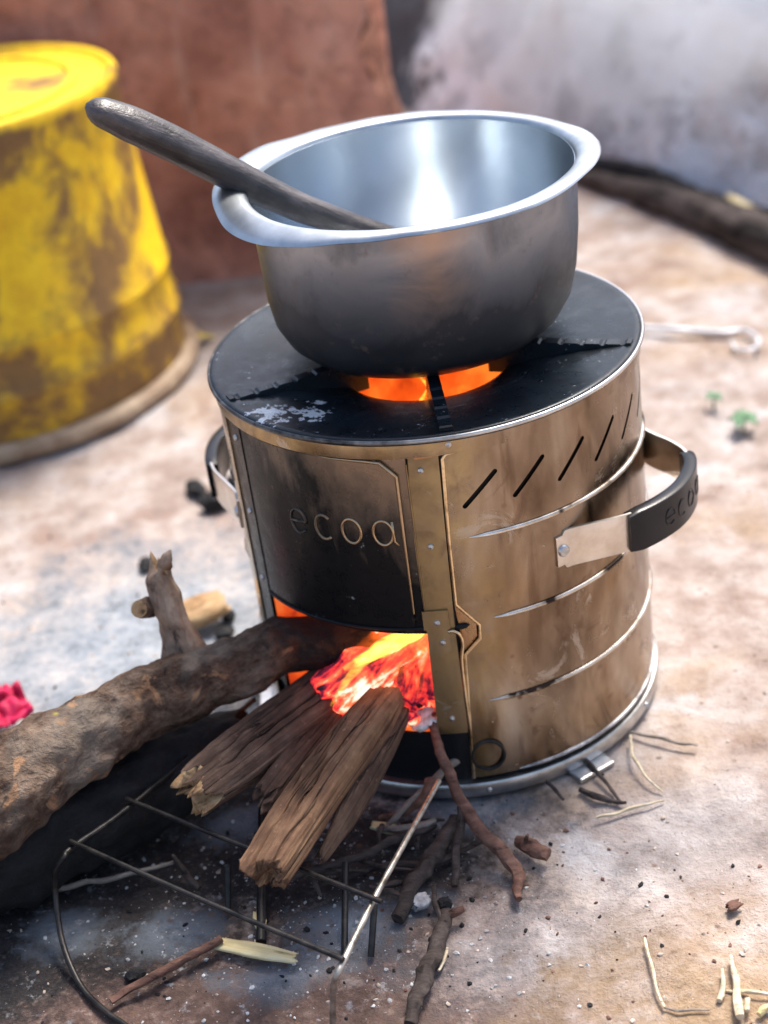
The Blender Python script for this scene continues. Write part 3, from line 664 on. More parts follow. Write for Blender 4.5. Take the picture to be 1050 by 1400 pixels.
def glyph(ch):
    R_ = 1.0; arc = lambda a0, a1, n=18, cx=0, cy=0, rx=0.8, ry=1.0: [(cx+rx*cos(radians(a0+(a1-a0)*i/n)), cy+ry*sin(radians(a0+(a1-a0)*i/n))) for i in range(n+1)]
    if ch == 'o': return [(arc(0, 360, 28)[:-1], True)]
    if ch == 'c': return [(arc(48, 312, 22), False)]
    if ch == 'e': return [([(-0.78, 0.0), (0.0, 0.0), (0.8, 0.0)]+arc(0, 318, 26)[1:], False)]
    if ch == 'a': return [(arc(0, 360, 28)[:-1], True), ([(0.82, 0.95), (0.82, 0.0), (0.84, -0.7), (1.15, -1.0)], False)]
for ch, ph in zip("ecoa", (-40.3, -32.2, -24.3, -15.9)):
    v, f = [], []
    for pl, cl in glyph(ch):
        pp = [POL(ph+x*3.2, 0.1392, 0.2085+y*0.0085) for x, y in pl]
        a, b = tube_vf(pp, 0.0010, 6, cl); o_ = len(v); v += a; f += [tuple(i+o_ for i in q) for q in b]
    mesh("letter_"+ch, v, f, M['letter'], ST)
# mouth lip, bracket, hinge plate, latch
wrap("hinge_bracket", [(0.1375, -8.9, -2.0), (0.139, -8.9, -2.0), (0.149, -8.9, -2.0), (0.1515, -8.9, -2.2)], 0.1380, 0.1398, M['strip'], ST, 1.0, 0.1)
wrap("notch_plate", [(0.1180, 0.6, 1.2), (0.1280, 0.4, 4.6), (0.1370, 0.2, 4.7), (0.1530, -0.3, 0.1)], 0.1362, 0.1374, M['copper'], ST, 1.0)
v, f = tube_vf([POL(-1.2+4.2*i/8, 0.1376, 0.1370+0.0006*i/8) for i in range(9)], [0.0003, 0.0012, 0.0019, 0.0021, 0.0021, 0.0021, 0.0019, 0.0012, 0.0003], 8)
mesh("keyhole", v, f, M['black'], ST)
tube("latch_wire", catmull([POL(-2.6, 0.1392, 0.1352), POL(-1.4, 0.1402, 0.1358), POL(0.0, 0.1405, 0.1335), POL(0.6, 0.1402, 0.126), POL(-0.2, 0.1400, 0.112), POL(-0.3, 0.1398, 0.085), POL(-0.1, 0.1395, 0.058)], 6), 0.0012, M['gold'], ST, 8)
wrap("heat_tab", [(0.2585, -5.6, -3.2), (0.2600, -6.0, 2.6), (0.2630, -7.0, 5.2), (0.2690, -7.6, 8.2)], 0.1378, 0.1397, M['copper'], ST, 1.0)
tube("ring_eye", [POL(3.9, 0.1398, 0.0350)+Vector((cos(2*pi*i/28)*0.0105, 0, sin(2*pi*i/28)*0.0115)) for i in range(28)], 0.0012, M['iron'], ST, 8, closed=True)
wrap("lower_front", [(0.0140, -64, -1.0), (0.0545, -64, -1.0)], 0.1358, 0.1372, M['sooty2'], ST, 2.0)
tube("mouth_lip", [POL(PL+(PR-PL)*i/24, 0.1378, 0.1333+0.0047*i/24) for i in range(25)], 0.0012, M['sooty2'], ST, 8)
def rivet_mesh(r=0.0021):
    me_v, me_f = lathe_vf([(0.0001, 0.0013), (r*0.32, 0.00125), (r*0.40, 0.0009), (r*0.62, 0.0012), (r*0.9, 0.0007), (r, -0.0005)], 16); return me_v, me_f
rv, rf = rivet_mesh(); rivet_me = None
def rivet(ph, z, r=0.1384, m=None):
    global rivet_me
    if rivet_me is None:
        o = mesh("rivet", rv, rf, M['silver'], ST); rivet_me = o.data
    else: o = link("rivet", rivet_me, ST)
    n = POL(ph, 1, 0).normalized(); o.matrix_local = Matrix.Translation(POL(ph, r, z)) @ n.to_track_quat('Z', 'Y').to_matrix().to_4x4()
    return o
for ph, z, r in ((-4.5, 0.2502, 0.1384), (-4.4, 0.1975, 0.1384), (-5.2, 0.1428, 0.1400), (-4.4, 0.1268, 0.1384), (-4.6, 0.0668, 0.1384), (2.9, 0.2662, 0.1399), (-65.5, 0.2467, 0.1384), (-65.6, 0.1924, 0.1384), (-66, 0.14, 0.1384), (3.0, 0.0082, 0.1428), (60, 0.0082, 0.1428), (-30, 0.0082, 0.1428)):
    rivet(ph, z, r)
lathe("base_pan", [(0.1375, 0.0125), (0.1370, 0.0075), (0.06, 0.0070), (0.0005, 0.0070)], M['sooty2'], ST, 96)
# base ring and feet
lathe("base_ring", [(0.136, 0.003), (0.1415, 0.003), (0.1425, 0.005), (0.1425, 0.0125), (0.1415, 0.0140), (0.1365, 0.0145)], M['silver'], ST, 120, 40, True)
for ph in (32, 152, -88):
    vv, ff = box_vf((0, 0, 0), (0.030, 0.026, 0.004)); o = mesh("foot", vv, ff, M['silver'], ST, False)
    o.matrix_local = Matrix.Translation(POL(ph, 0.140, 0.0016)) @ Matrix.Rotation(radians(ph), 4, 'Z'); bevel_mod(o, 0.0012)
# top plate
lathe("rim_band", [(0.1366, 0.2600), (0.1405, 0.2600), (0.1408, 0.2655), (0.1406, 0.2690), (0.1370, 0.2690)], M['brass'], ST, 128, 40)
lathe("top_plate", [(0.1375, 0.2685), (0.1412, 0.2688), (0.1422, 0.2708), (0.1414, 0.2730), (0.1395, 0.2738), (0.1370, 0.2734), (0.125, 0.2718), (0.105, 0.2690), (0.088, 0.2655), (0.072, 0.2615), (0.060, 0.2578), (0.0555, 0.2555), (0.0540, 0.2520), (0.0550, 0.2450)], M['plate'], ST, 160, 50)
lathe("rim_bead", [(0.1423+0.0012*cos(a), 0.2716+0.0016*sin(a)) for a in [2*pi*i/8 for i in range(8)]], M['rimbead'], ST, 160, 60, True)
fin_me = None
for ph in (3, 70, -66, 142, -140):
    # folded sheet fin: sloped flanges on both sides and a notched top
    prof = [(-0.0042, -0.004), (-0.0042, 0.0005), (-0.0038, 1.0), (0.0038, 1.0), (0.0042, 0.0005), (0.0042, -0.004)]
    v, f = [], []; n = 64; L = len(prof)
    for i in range(n+1):
        r = 0.044+0.094*i/n; notch = -0.0011 if (i % 9) in (6, 7) and i > 18 else 0.0; base = 0.2565 if r < 0.056 else 0.2565+0.0165*min(1, (r-0.056)/0.079)
        for (x, zz) in prof:
            z = base+zz
            if zz > 0.5: z = max(0.2738+notch, base+0.0018+notch)
            v.append((x, -r, z))
    for i in range(n):
        for k2 in range(L-1): f.append((i*L+k2, i*L+k2+1, (i+1)*L+k2+1, (i+1)*L+k2))
    f.append(tuple(range(L))); f.append(tuple(range(n*L, n*L+L)))
    if fin_me is None:
        o = mesh("pot_support", v, f, M['plate'], ST, True, 30); fin_me = o.data
    else: o = link("pot_support", fin_me, ST)
    o.rotation_euler = (0, 0, radians(ph))
# handles
def handle(cphi, z0, flip=False):
    hs = [(0.1398, -33), (0.1402, -28.5), (0.1470, -22), (0.1585, -14), (0.1665, -5.5), (0.1710, 2), (0.1715, 10), (0.1665, 16), (0.1575, 21), (0.1465, 26), (0.1402, 31), (0.1398, 35)]
    if flip: hs = [(r, -a) for r, a in hs][::-1]
    pts = catmull([POL(cphi+a, r, z0) for r, a in hs], 6)
    def strap(name, pts, th, hz, m, par, bev, hw=None):
        v, f = [], []; n = len(pts)
        for i, p in enumerate(pts):
            t = (pts[min(i+1, n-1)]-pts[max(i-1, 0)]).normalized(); nn = Vector((t.y, -t.x, 0)).normalized()
            h = hz if hw is None else hz*hw(i/(n-1))
            for (x, z) in ((-th, -h), (-th*0.8, -h-0.0006), (th*0.8, -h-0.0006), (th, -h), (th, -h*0.5), (th*1.05, 0), (th, h*0.5), (th, h), (th*0.8, h+0.0006), (-th*0.8, h+0.0006), (-th, h)):
                v.append(p+nn*x+Vector((0, 0, z)))
        R = 11
        for i in range(n-1):
            for k in range(R): f.append((i*R+k, i*R+(k+1) % R, (i+1)*R+(k+1) % R, (i+1)*R+k))
        f.append(tuple(range(R))); f.append(tuple(range((n-1)*R, n*R)))
        return mesh(name, v, f, m, par, True, 40)
    h = strap("handle", pts, 0.0010, 0.0128, M['arm'], ST, 0, lambda t: 1.0 if 0.06 < t < 0.94 else 0.78)
    nP = len(pts); g = pts[int(nP*0.36):int(nP*0.71)+1] if flip else pts[int(nP*0.26):int(nP*0.63)+1]
    gr = strap("grip", g, 0.0042, 0.0138, M['plastic'], h, 0, lambda t: 1.0-0.12*max(0, abs(t-0.5)*2-0.85)/0.15)
    n = len(g)
    def on(s, zz):
        x = s*(n-1); i = min(int(x), n-2); p = g[i].lerp(g[i+1], x-i); t = (g[i+1]-g[i]).normalized(); nn = Vector((t.y, -t.x, 0)).normalized()
        if nn.dot(p) < 0: nn = -nn
        return p+nn*0.0044+Vector((0, 0, zz))
    for ch, s0 in zip("ecoa", (0.30, 0.43, 0.56, 0.70)):
        v, f = [], []
        for pl, cl in glyph(ch):
            a, b = tube_vf([on(s0+x*0.055, z0-z0+y*0.0058) for x, y in pl], 0.0005, 6, cl); o_ = len(v); v += a; f += [tuple(i+o_ for i in q) for q in b]
        mesh("letter_"+ch, v, f, M['plastic'], h)
    for a in ((-33, 31) if flip else (-31, 33)):
        o = rivet(cphi+a, z0, 0.1412); o.scale = (2.0, 2.0, 1.4)
        o.name = "handle_rivet"
handle(61, 0.1735); handle(-112, 0.1735, True)

# ================================================================== FIRE
FI = empty("fire", POL(-35, 0.06, 0.052))
tag(FI, "glowing embers and flames burning inside the stove mouth", "fire")
def fire_log(name, A, B, radii, m, **k):
    o = log(name, A, B, radii, m, None, **k); bpy.context.view_layer.update(); mw = o.matrix_world.copy(); o.parent = FI; o.matrix_parent_inverse = Matrix.Translation(-FI.location); o.matrix_world = mw; return o
fire_log("ember", G(446, 962, 0.074), G(590, 850, 0.098), [0.019, 0.023, 0.022, 0.015], M['emberhot'], nseg=36, ring=24, rough=0.12, ridge=0.2, seed=2, jag=(0.01, 0.01))
fire_log("ember", G(560, 972, 0.067), G(572, 840, 0.085), [0.012, 0.018, 0.02, 0.015], M['ember'], nseg=36, ring=24, rough=0.12, ridge=0.2, seed=5, jag=(0.01, 0.01))
fire_log("ember", G(584, 958, 0.072), G(606, 850, 0.095), [0.009, 0.012, 0.012, 0.01], M['ember'], nseg=30, ring=20, rough=0.12, ridge=0.2, seed=8, jag=(0.003, 0.01))
fire_log("ember", G(490, 985, 0.060), G(560, 900, 0.064), [0.012, 0.016, 0.014], M['emberhot'], nseg=30, ring=20, rough=0.15, ridge=0.25, seed=11, jag=(0.01, 0.01))
def blob_piece(name, c, s, m, parent=None, seed=0.0, sub=2, amp=0.3, freq=1.6, rot=(0, 0, 0)):
    bm = bmesh.new(); bmesh.ops.create_icosphere(bm, subdivisions=sub, radius=1.0)
    for q in bm.verts:
        d = 1+amp*noise.noise(q.co*freq+Vector((seed, seed*2, 1)))+amp*0.4*noise.noise(q.co*freq*3+Vector((seed, 3, 1)))
        q.co = Vector((q.co.x*s[0], q.co.y*s[1], q.co.z*s[2]))*d
    me = bpy.data.meshes.new(name); bm.to_mesh(me); bm.free(); me.materials.append(m)
    o = link(name, me, parent); o.location = Vector(c)-(parent.location if parent else Vector()); o.rotation_euler = rot; return o
for i, (px, py, z, s) in enumerate(((455, 985, 0.062, 0.006), (470, 990, 0.060, 0.005), (575, 990, 0.061, 0.007), (588, 985, 0.063, 0.006), (582, 975, 0.066, 0.006), (520, 990, 0.059, 0.006))):
    blob_piece("ash_lump", G(px, py, z), (s, s*0.8, s*0.7), M['ashw'], FI, i*1.3, 2, 0.5)
rc = random.Random(4)
for i in range(22):
    px, py = rc.uniform(448, 592), rc.uniform(930, 988); s_ = rc.uniform(0.004, 0.0085)
    if 488 < px < 552 and py > 950: py = rc.uniform(975, 990)
    blob_piece("coal", G(px, py, 0.060+rc.random()*0.012), (s_, s_*0.75, s_*0.7), M['emberhot'] if rc.random() < 0.35 else (M['coal'] if rc.random() < 0.6 else M['char']), FI, i*2.1, 2, 0.5, 1.5, (rc.random(), rc.random(), rc.random()*3))
def flame(name, pts, radii, m, flat=0.5):
    p = catmull(pts, 8); v, f = tube_vf(p, lerp_list(radii, len(p)), 14, flat=flat, wob=0.25); 
    v = [q-FI.location for q in v]; return mesh(name, v, f, m, FI)
flame("flame", [G(470, 915, 0.100), G(520, 888, 0.108), G(570, 858, 0.118), G(600, 835, 0.130)], [0.002, 0.008, 0.010, 0.002], M['fl_y'])
flame("flame", [G(450, 940, 0.092), G(500, 890, 0.105), G(545, 852, 0.125), G(575, 820, 0.14)], [0.002, 0.010, 0.011, 0.003], M['fl_o'])
flame("flame", [G(540, 930, 0.09), G(575, 880, 0.105), G(592, 850, 0.12), G(600, 820, 0.14)], [0.003, 0.010, 0.012, 0.003], M['fl_o'])
flame("flame", [G(452, 965, 0.088), G(478, 925, 0.098), G(508, 895, 0.110), G(548, 868, 0.122)], [0.001, 0.0035, 0.004, 0.001], M['fl_y'])
flame("flame", [G(500, 940, 0.086), G(532, 908, 0.098), G(556, 884, 0.110), G(590, 862, 0.124)], [0.001, 0.004, 0.0035, 0.001], M['fl_o'])
flame("flame", [G(570, 950, 0.084), G(580, 918, 0.096), G(582, 890, 0.108), G(592, 862, 0.122)], [0.001, 0.004, 0.004, 0.001], M['fl_o'])
flame("flame", [POL(-62, 0.088, 0.062), POL(-62, 0.088, 0.09), POL(-60, 0.084, 0.115), POL(-58, 0.075, 0.132)], [0.004, 0.013, 0.015, 0.006], M['fl_o'], 0.8)
flame("flame", [(-0.02, -0.01, 0.09), (-0.012, -0.02, 0.15), (-0.004, -0.034, 0.2), (0.004, -0.04, 0.245), (-0.006, -0.03, 0.262)], [0.01, 0.016, 0.011, 0.006, 0.001], M['fl_y'])
flame("flame", [(0.006, -0.02, 0.15), (-0.004, -0.034, 0.20), (-0.010, -0.042, 0.235), (-0.002, -0.046, 0.258)], [0.006, 0.010, 0.007, 0.001], M['fl_y'])
flame("flame", [(0.01, 0.0, 0.09), (0.02, -0.01, 0.15), (0.026, -0.02, 0.2), (0.02, -0.03, 0.25)], [0.014, 0.022, 0.018, 0.003], M['fl_o'], 0.8)

# ================================================================== POT
PO = empty("cooking_pot", (0.0015, 0.014, 0.2735))
tag(PO, "dented aluminium cooking pot without lid sitting on the stove supports", "pot")
def rimz(a): # a measured from +x
    return 0.0011*cos(a)+0.0005*sin(a)+0.0012*cos(2*a)-0.0013*sin(2*a)-0.0013*cos(3*a)-0.0018*sin(3*a)+0.0017*cos(4*a)-0.0011*sin(4*a)
PH = 0.1085
outp = [(0.0005, 0.0), (0.05, 0.0), (0.070, 0.001), (0.080, 0.0045), (0.0885, 0.0125), (0.0945, 0.024), (0.0975, 0.040), (0.0990, 0.065), (0.0998, 0.090), (0.1003, 0.1045)]
inp = [(0.0990, 0.1045), (0.0985, 0.090), (0.0977, 0.065), (0.0961, 0.040), (0.0931, 0.0245), (0.0870, 0.0140), (0.079, 0.0065), (0.070, 0.0030), (0.05, 0.002), (0.0005, 0.002)]
def potdef(v):      # the body is a little oval and off centre under its bent rim
    out = []
    for p in v:
        k = min(1.0, p[2]/0.06); out.append((p[0]*1.035+0.003*k, p[1]*(1+0.03*k)-0.003*k, p[2]))
    return out
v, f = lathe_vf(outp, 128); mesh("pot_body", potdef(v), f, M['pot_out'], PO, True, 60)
v, f = lathe_vf([(0.1003, 0.1045)]+inp, 128); mesh("pot_inside", potdef(v), f, M['pot_in'], PO, True, 60)
fl = [(0.0, 0.0, 0.1042), (0.0, 0.03, 0.1062), (0.0, 0.12, 0.1080), (0.0, 0.30, 0.1088), (0.0, 0.55, 0.1088), (0.0, 0.80, 0.1080), (0.0, 0.95, 0.1068), (0.0, 1.0, 0.1056), (0.0, 0.97, 0.1052), (0.0, 0.80, 0.1066), (0.0, 0.55, 0.1074), (0.0, 0.30, 0.1074), (0.0, 0.14, 0.1066), (0.0, 0.07, 0.1042)]
v, f = [], []; n = 160; L = len(fl)
for i in range(n):
    a = 2*pi*i/n
    ix, iy = 0.0992*1.035*cos(a)+0.003, 0.0992*1.03*sin(a)-0.003
    ro = 0.1225-0.0070*math.exp(-((a-4.75)/0.75)**2)+0.0008*noise.noise(Vector((cos(a)*2, sin(a)*2, 3)))+0.0004*noise.noise(Vector((cos(a)*7, sin(a)*7, 1)))
    ox, oy = ro*cos(a), ro*sin(a)
    for _, k, z in fl:
        z2 = z+k*(rimz(a)*0.8-0.0005+0.0010*noise.noise(Vector((cos(a)*4, sin(a)*4, 9))))
        z2 += k*(-0.0055*math.exp(-((a-3.62)/0.35)**2)+0.004*math.exp(-((a-2.45)/0.38)**2)-0.0055*math.exp(-((a-1.35)/0.55)**2)+0.0025*math.exp(-((a-4.7)/0.6)**2))
        v.append((ix+(ox-ix)*k, iy+(oy-iy)*k, z2))
for i in range(n):
    for k in range(L): f.append((i*L+k, ((i+1) % n)*L+k, ((i+1) % n)*L+(k+1) % L, i*L+(k+1) % L))
mesh("rim", v, f, M['rimal'], PO, True, 60)
PO.rotation_euler = (radians(1.2), 0, 0); PO.scale = (1, 1, 1.045)

# ================================================================== STIRRING STICK
A, B = Vector((-0.1845, -0.004, 0.4535)), Vector((0.040, 0.046, 0.297))
def spoon_sect(a): return 1.0+0.10*cos(2*a)
o = log("stirring_stick", A, B, [0.0090, 0.0118, 0.0123, 0.0120, 0.0115, 0.0108, 0.0099, 0.0090, 0.0080, 0.0071, 0.0064], M['spoon'], None, nseg=90, ring=32, rough=0.03, ridge=0.05, seed=1.0, sect=spoon_sect,
        bend=lambda t: (0, -0.004*sin(t*pi)+0.002*sin(t*9)))
for q in o.data.vertices:      # round off the free end
    if q.co.x < 0.012:
        t = max(0.0, q.co.x/0.012); s = math.sqrt(max(0.05, 1-(1-t)**2)); q.co.y *= s; q.co.z *= s
tag(o, "charred wooden stirring stick leaning in the pot across its rim", "stirring stick")

# ================================================================== FIREWOOD
GW = "firewood fed into the stove mouth"
path = [G(x, y, z) for x, y, z in ((-90, 1130, 0.094), (0, 1082, 0.094), (100, 1016, 0.095), (200, 960, 0.097), (300, 921, 0.099), (400, 882, 0.101), (505, 874, 0.102))]
LA, LB = path[0], path[-1]
def path_bend(path):
    A, B = path[0], path[-1]; x = (B-A).normalized(); y = Vector((0, 0, 1)).cross(x).normalized(); z = x.cross(y); L = (B-A).length
    cp = [p-A for p in catmull(path, 10)]; q = [(p.dot(x)/L, p.dot(y), p.dot(z)) for p in cp]
    def fn(t):
        for a, b in zip(q, q[1:]):
            if t <= b[0]:
                u = (t-a[0])/max(1e-6, b[0]-a[0]); return (a[1]+(b[1]-a[1])*u, a[2]+(b[2]-a[2])*u)
        return q[-1][1], q[-1][2]
    return fn
o = log("forked_log", LA, LB, [0.041, 0.036, 0.031, 0.0275, 0.0265, 0.0255, 0.0235, 0.0225, 0.0205, 0.0195, 0.0195, 0.0172, 0.015], M['bark'], M['char'], nseg=200, ring=72, rough=0.22, ridge=0.05, seed=6.0, bend=path_bend(path), jag=(0.01, 0.012), end_raw=True)
FL = o
tag(FL, "thick bark covered branch with a broken upright stub, largest piece feeding the fire", "firewood", GW)
bpy.context.view_layer.update()
inv = FL.matrix_world.inverted()
# the stub
sp = [G(262, 915, 0.100), G(247, 875, 0.118), G(233, 842, 0.136), G(222, 812, 0.151), G(216, 790, 0.161), G(222, 772, 0.170)]
stub = log("stub", sp[0], sp[-1], [0.0210, 0.0155, 0.0125, 0.0108, 0.0104, 0.0108, 0.0100, 0.0088, 0.0060], M['stubbark'], M['rawend'], nseg=90, ring=36, rough=0.22, ridge=0.14, gfreq=30.0, seed=14.0, bend=path_bend(sp), jag=(0.0, 0.020), start_raw=False, end_raw=True)
bpy.context.view_layer.update(); mw = stub.matrix_world.copy(); stub.parent = FL; stub.matrix_parent_inverse = inv; stub.matrix_world = mw
kv = [G(205, 830, 0.142), G(196, 832, 0.146), G(190, 833, 0.149)]
v, f = tube_vf([inv @ p for p in kv], [0.0075, 0.0066, 0.0058], 16, wob=0.1)
kn = mesh("cut_knot", v, f, M['bark'], FL); kn.data.materials.append(M['rawend']); kn.data.polygons[-1].material_index = 1; kn.data.polygons[-1].use_smooth = False
v, f = tube_vf([inv @ p for p in (G(224, 775, 0.176), G(229, 762, 0.182), G(233, 752, 0.187))], [0.005, 0.0038, 0.0008], 10, wob=0.3)
mesh("splinter", v, f, M['stubbark'], FL)

def sect_plank(a, wy=1.0, wz=0.55, p=3.0):
    return 1.0/((abs(cos(a)/wy)**p+abs(sin(a)/wz)**p)**(1/p))
o = log("split_log", G(268, 1080, 0.080), G(458, 935, 0.076), [0.0165, 0.0185, 0.0195, 0.0195, 0.019, 0.018], M['split'], M['rawend'], nseg=110, ring=120, rough=0.06, ridge=0.06, seed=21.0, rfreq=5.0, gfreq=7.0,
        sect=lambda a: sect_plank(a, 1.0, 0.62, 2.2), splits=((1.1, 0.07, 0.34, -0.3, 0.5), (1.8, 0.05, 0.30, 0.1, 0.9), (0.5, 0.07, 0.35, 0.2, 1.0)), jag=(0.022, 0.008), roll=0.35)
tag(o, "short thick split log with a ragged pale broken end under the bark branch", "firewood", GW)
o = log("split_stick", G(362, 1088, 0.072), G(462, 968, 0.068), [0.0085, 0.0100, 0.0105, 0.010], M['split'], None, nseg=80, ring=48, rough=0.06, ridge=0.12, seed=31.0, rfreq=5.0, gfreq=5.0, sect=lambda a: sect_plank(a, 1.0, 0.7, 2.2), jag=(0.012, 0.005), roll=0.2)
tag(o, "narrow dark split stick wedged between the two split logs", "firewood", GW)
pa, pb = G(362, 1192, 0.078), G(528, 952, 0.084)
o = log("split_plank", pa, pb, [0.0142, 0.0152, 0.0155, 0.0152, 0.0150, 0.0148, 0.0140, 0.0115], M['split_pale'], None, nseg=140, ring=140, rough=0.04, ridge=0.05, seed=44.0, rfreq=5.0, gfreq=6.0,
        sect=lambda a: sect_plank(a, 1.0, 0.72, 4.5), splits=((1.25, 0.06, 0.34, -0.3, 0.62), (1.9, 0.05, 0.28, 0.15, 0.9), (2.4, 0.05, 0.22, -0.3, 0.4), (0.75, 0.05, 0.25, 0.3, 1.0), (0.35, 0.07, 0.30, -0.3, 0.7)), jag=(0.011, 0.006), roll=-0.12, bend=lambda t: (0.001*sin(t*5), 0.002*sin(t*pi)))
tag(o, "long brown split plank of firewood nearest the viewer, grain running into the mouth", "firewood", GW)
PK = o; bpy.context.view_layer.update()
o = log("flake", G(440, 1172, 0.060), G(556, 975, 0.074), [0.004, 0.008, 0.0095, 0.008, 0.004], M['split'], None, nseg=70, ring=32, rough=0.06, ridge=0.1, gfreq=5.0, seed=51.0, sect=lambda a: sect_plank(a, 0.6, 1.3, 2.5), jag=(0.01, 0.004))
mw = o.matrix_world.copy(); o.parent = PK; o.matrix_parent_inverse = PK.matrix_world.inverted(); o.matrix_world = mw
o = log("charred_log", G(-60, 1190, 0.036), G(330, 1010, 0.036), [0.036, 0.037, 0.034, 0.030, 0.022], M['char'], None, nseg=90, ring=36, rough=0.1, ridge=0.16, seed=61.0, jag=(0.01, 0.012))
tag(o, "black charred log lying on the ground under the bark branch", "firewood", GW)

# ================================================================== FUEL RACK
RK = empty("fuel_rack", G(300, 1250, 0.0))
tag(RK, "low rack of blackened bent rods holding the firewood before the stove", "rack")
def rod(name, pts, r, m, n=6):
    p = [q-RK.location for q in (catmull(pts, n) if n > 1 else [Vector(x) for x in pts])]; return tube(name, p, r, m, RK, 8)
zr = 0.055; RR = 0.0019
aL = G(88, 1172, zr); aR = G(466, 1322, zr)
iL = Vector((-0.145, -0.075, zr)); iR = G(600, 1068, zr-0.006)
rod("side_rod", [iL, G(186, 1096, zr), G(100, 1158, zr), aL, G(76, 1192, zr-0.008), G(76, 1225, zr-0.026), G(86, 1290, 0.012), G(112, 1350, 0.003), G(150, 1388, 0.003)], RR, M['iron'])
rod("side_rod", [iR, G(560, 1140, zr), G(510, 1232, zr), aR, G(457, 1345, zr-0.010), G(455, 1380, zr-0.030), G(456, 1425, 0.004)], RR, M['ironbright'])
rod("foot_rod", [G(150, 1388, 0.003), G(240, 1440, 0.003), G(380, 1460, 0.003), G(456, 1425, 0.004)], RR, M['iron'])
rod("crossbar", [G(96, 1150, zr+0.004), G(280, 1232, zr+0.0045), G(470, 1312, zr+0.004)], 0.0016, M['iron'])
rod("crossbar", [G(172, 1092, zr+0.004), G(350, 1164, zr+0.0045), G(522, 1233, zr+0.004)], 0.0016, M['iron'])
for (x0, y0, x1, y1) in ((512, 1236, 507, 1308), (472, 1180, 471, 1306), (360, 1102, 357, 1288), (311, 1184, 312, 1248)):
    b = G(x1, y1, 0.0); 
    # dark rod sloping up from the ground
    d = None
    best = min((abs(0), 0),)
    b = G(x1, y1, 0.003); e = G(x0, y0, 0.026)
    rod("sloped_rod", [b, b.lerp(e, 0.5), e], 0.0021 if x0 != 360 else 0.0034, M['iron'], 2)

# ================================================================== TWIGS AND LITTER
def twig(name, pts, radii, m, label, cat, group=None, n=8, wob=0.34, seg=10):
    P = catmull(pts, n); c = Vector((sum(p.x for p in P), sum(p.y for p in P), 0))/len(P); c.z = min(p.z for p in P)
    rr = lerp_list(radii, len(P))
    P2 = [p-c+Vector((noi(p, 60, 1), noi(p, 60, 5), noi(p, 60, 9)))*0.0022 for p in P]
    o = tube(name, P2, rr, m, None, seg, wob=wob); o.location = c; tag(o, label, cat, group); return o
TW = "twigs and sticks strewn in front of the stove"
t_ = twig("twig", [G(592, 975, 0.066), G(604, 1030, 0.050), G(622, 1080, 0.035), G(652, 1130, 0.022), G(688, 1168, 0.012), G(706, 1195, 0.006), G(710, 1232, 0.004)], [0.0028, 0.0034, 0.0038, 0.0043, 0.0047, 0.0043, 0.0022], M['twig_red'],
     "red brown twig curving from the stove mouth down to the ground", "twig", TW)
twig("twig", [G(690, 1008, 0.030)+Vector((0, -0.012, 0)), G(655, 1022, 0.030), G(620, 1040, 0.030), G(594, 1068, 0.030), G(560, 1100, 0.022), G(530, 1128, 0.012)], [0.0022, 0.0026, 0.0026, 0.003, 0.0022, 0.0016], M['twig_grey'],
     "pale grey twig crossing the red brown twig below the mouth", "twig", TW)
twig("twig", [G(592, 1066, 0.034), G(586, 1085, 0.03), G(560, 1108, 0.018), G(520, 1118, 0.010)], [0.0042, 0.0034, 0.0026, 0.0018], M['twig_red'],
     "short knotted twig bent at the top of the bright rod", "twig", TW)
twig("stick", [G(626, 1118, 0.016), G(598, 1160, 0.012), G(566, 1206, 0.008), G(540, 1254, 0.006)], [0.0046, 0.0055, 0.0055, 0.0042], M['twig_dark'],
     "straight dark stick lying right of the long split plank", "stick", TW)
twig("stick", [G(608, 1246, 0.005), G(600, 1290, 0.006), G(582, 1330, 0.006), G(570, 1370, 0.005), G(560, 1402, 0.005)], [0.0040, 0.0052, 0.0056, 0.0048, 0.0036], M['twig_dark'],
     "crooked dark stick on the bare ground at the lower middle", "stick", TW)
twig("twig", [G(604, 1252, 0.004), G(622, 1246, 0.008), G(634, 1241, 0.010)], [0.003, 0.0026, 0.002], M['twig_red'], "stubby reddish side twig at the head of the crooked dark stick", "twig", TW)
twig("twig", [G(628, 1100, 0.030), G(627, 1140, 0.018), G(624, 1180, 0.008), G(622, 1212, 0.003)], [0.0024, 0.0028, 0.0026, 0.0022], M['twig_dark'],
     "thin dark twig hanging straight down beside the red brown twig", "twig", TW)
twig("twig", [G(400, 1198, 0.016), G(470, 1178, 0.016), G(540, 1148, 0.014), G(596, 1128, 0.012)], [0.0024, 0.003, 0.003, 0.0022], M['twig_dark'],
     "dark twig running sideways from under the split plank", "twig", TW)
twig("twig", [G(440, 1210, 0.006), G(520, 1186, 0.006), G(600, 1176, 0.006), G(660, 1150, 0.005)], [0.0018, 0.0022, 0.0022, 0.0016], M['twig_dark'],
     "slender dark twig lying flat below the sideways twig", "twig", TW)
twig("twig", [G(150, 1366, 0.006), G(220, 1330, 0.007), G(268, 1304, 0.008), G(302, 1282, 0.010)], [0.0022, 0.0028, 0.0028, 0.0024], M['twig_red'],
     "brown twig slanting up to the pale splinter at lower left", "twig", TW)
twig("twig", [G(-10, 1248, 0.004), G(60, 1220, 0.005), G(140, 1203, 0.006), G(236, 1178, 0.010)], [0.0018, 0.0020, 0.0018, 0.0012], M['twig_grey'],
     "thin grey twig at the left edge on black soot", "twig", TW)
twig("twig", [G(236, 1166, 0.02), G(252, 1190, 0.01), G(274, 1216, 0.004)], [0.001, 0.0022, 0.0016], M['twig_dark'], "pointed dark thorn twig beside the thin grey twig", "twig", TW)
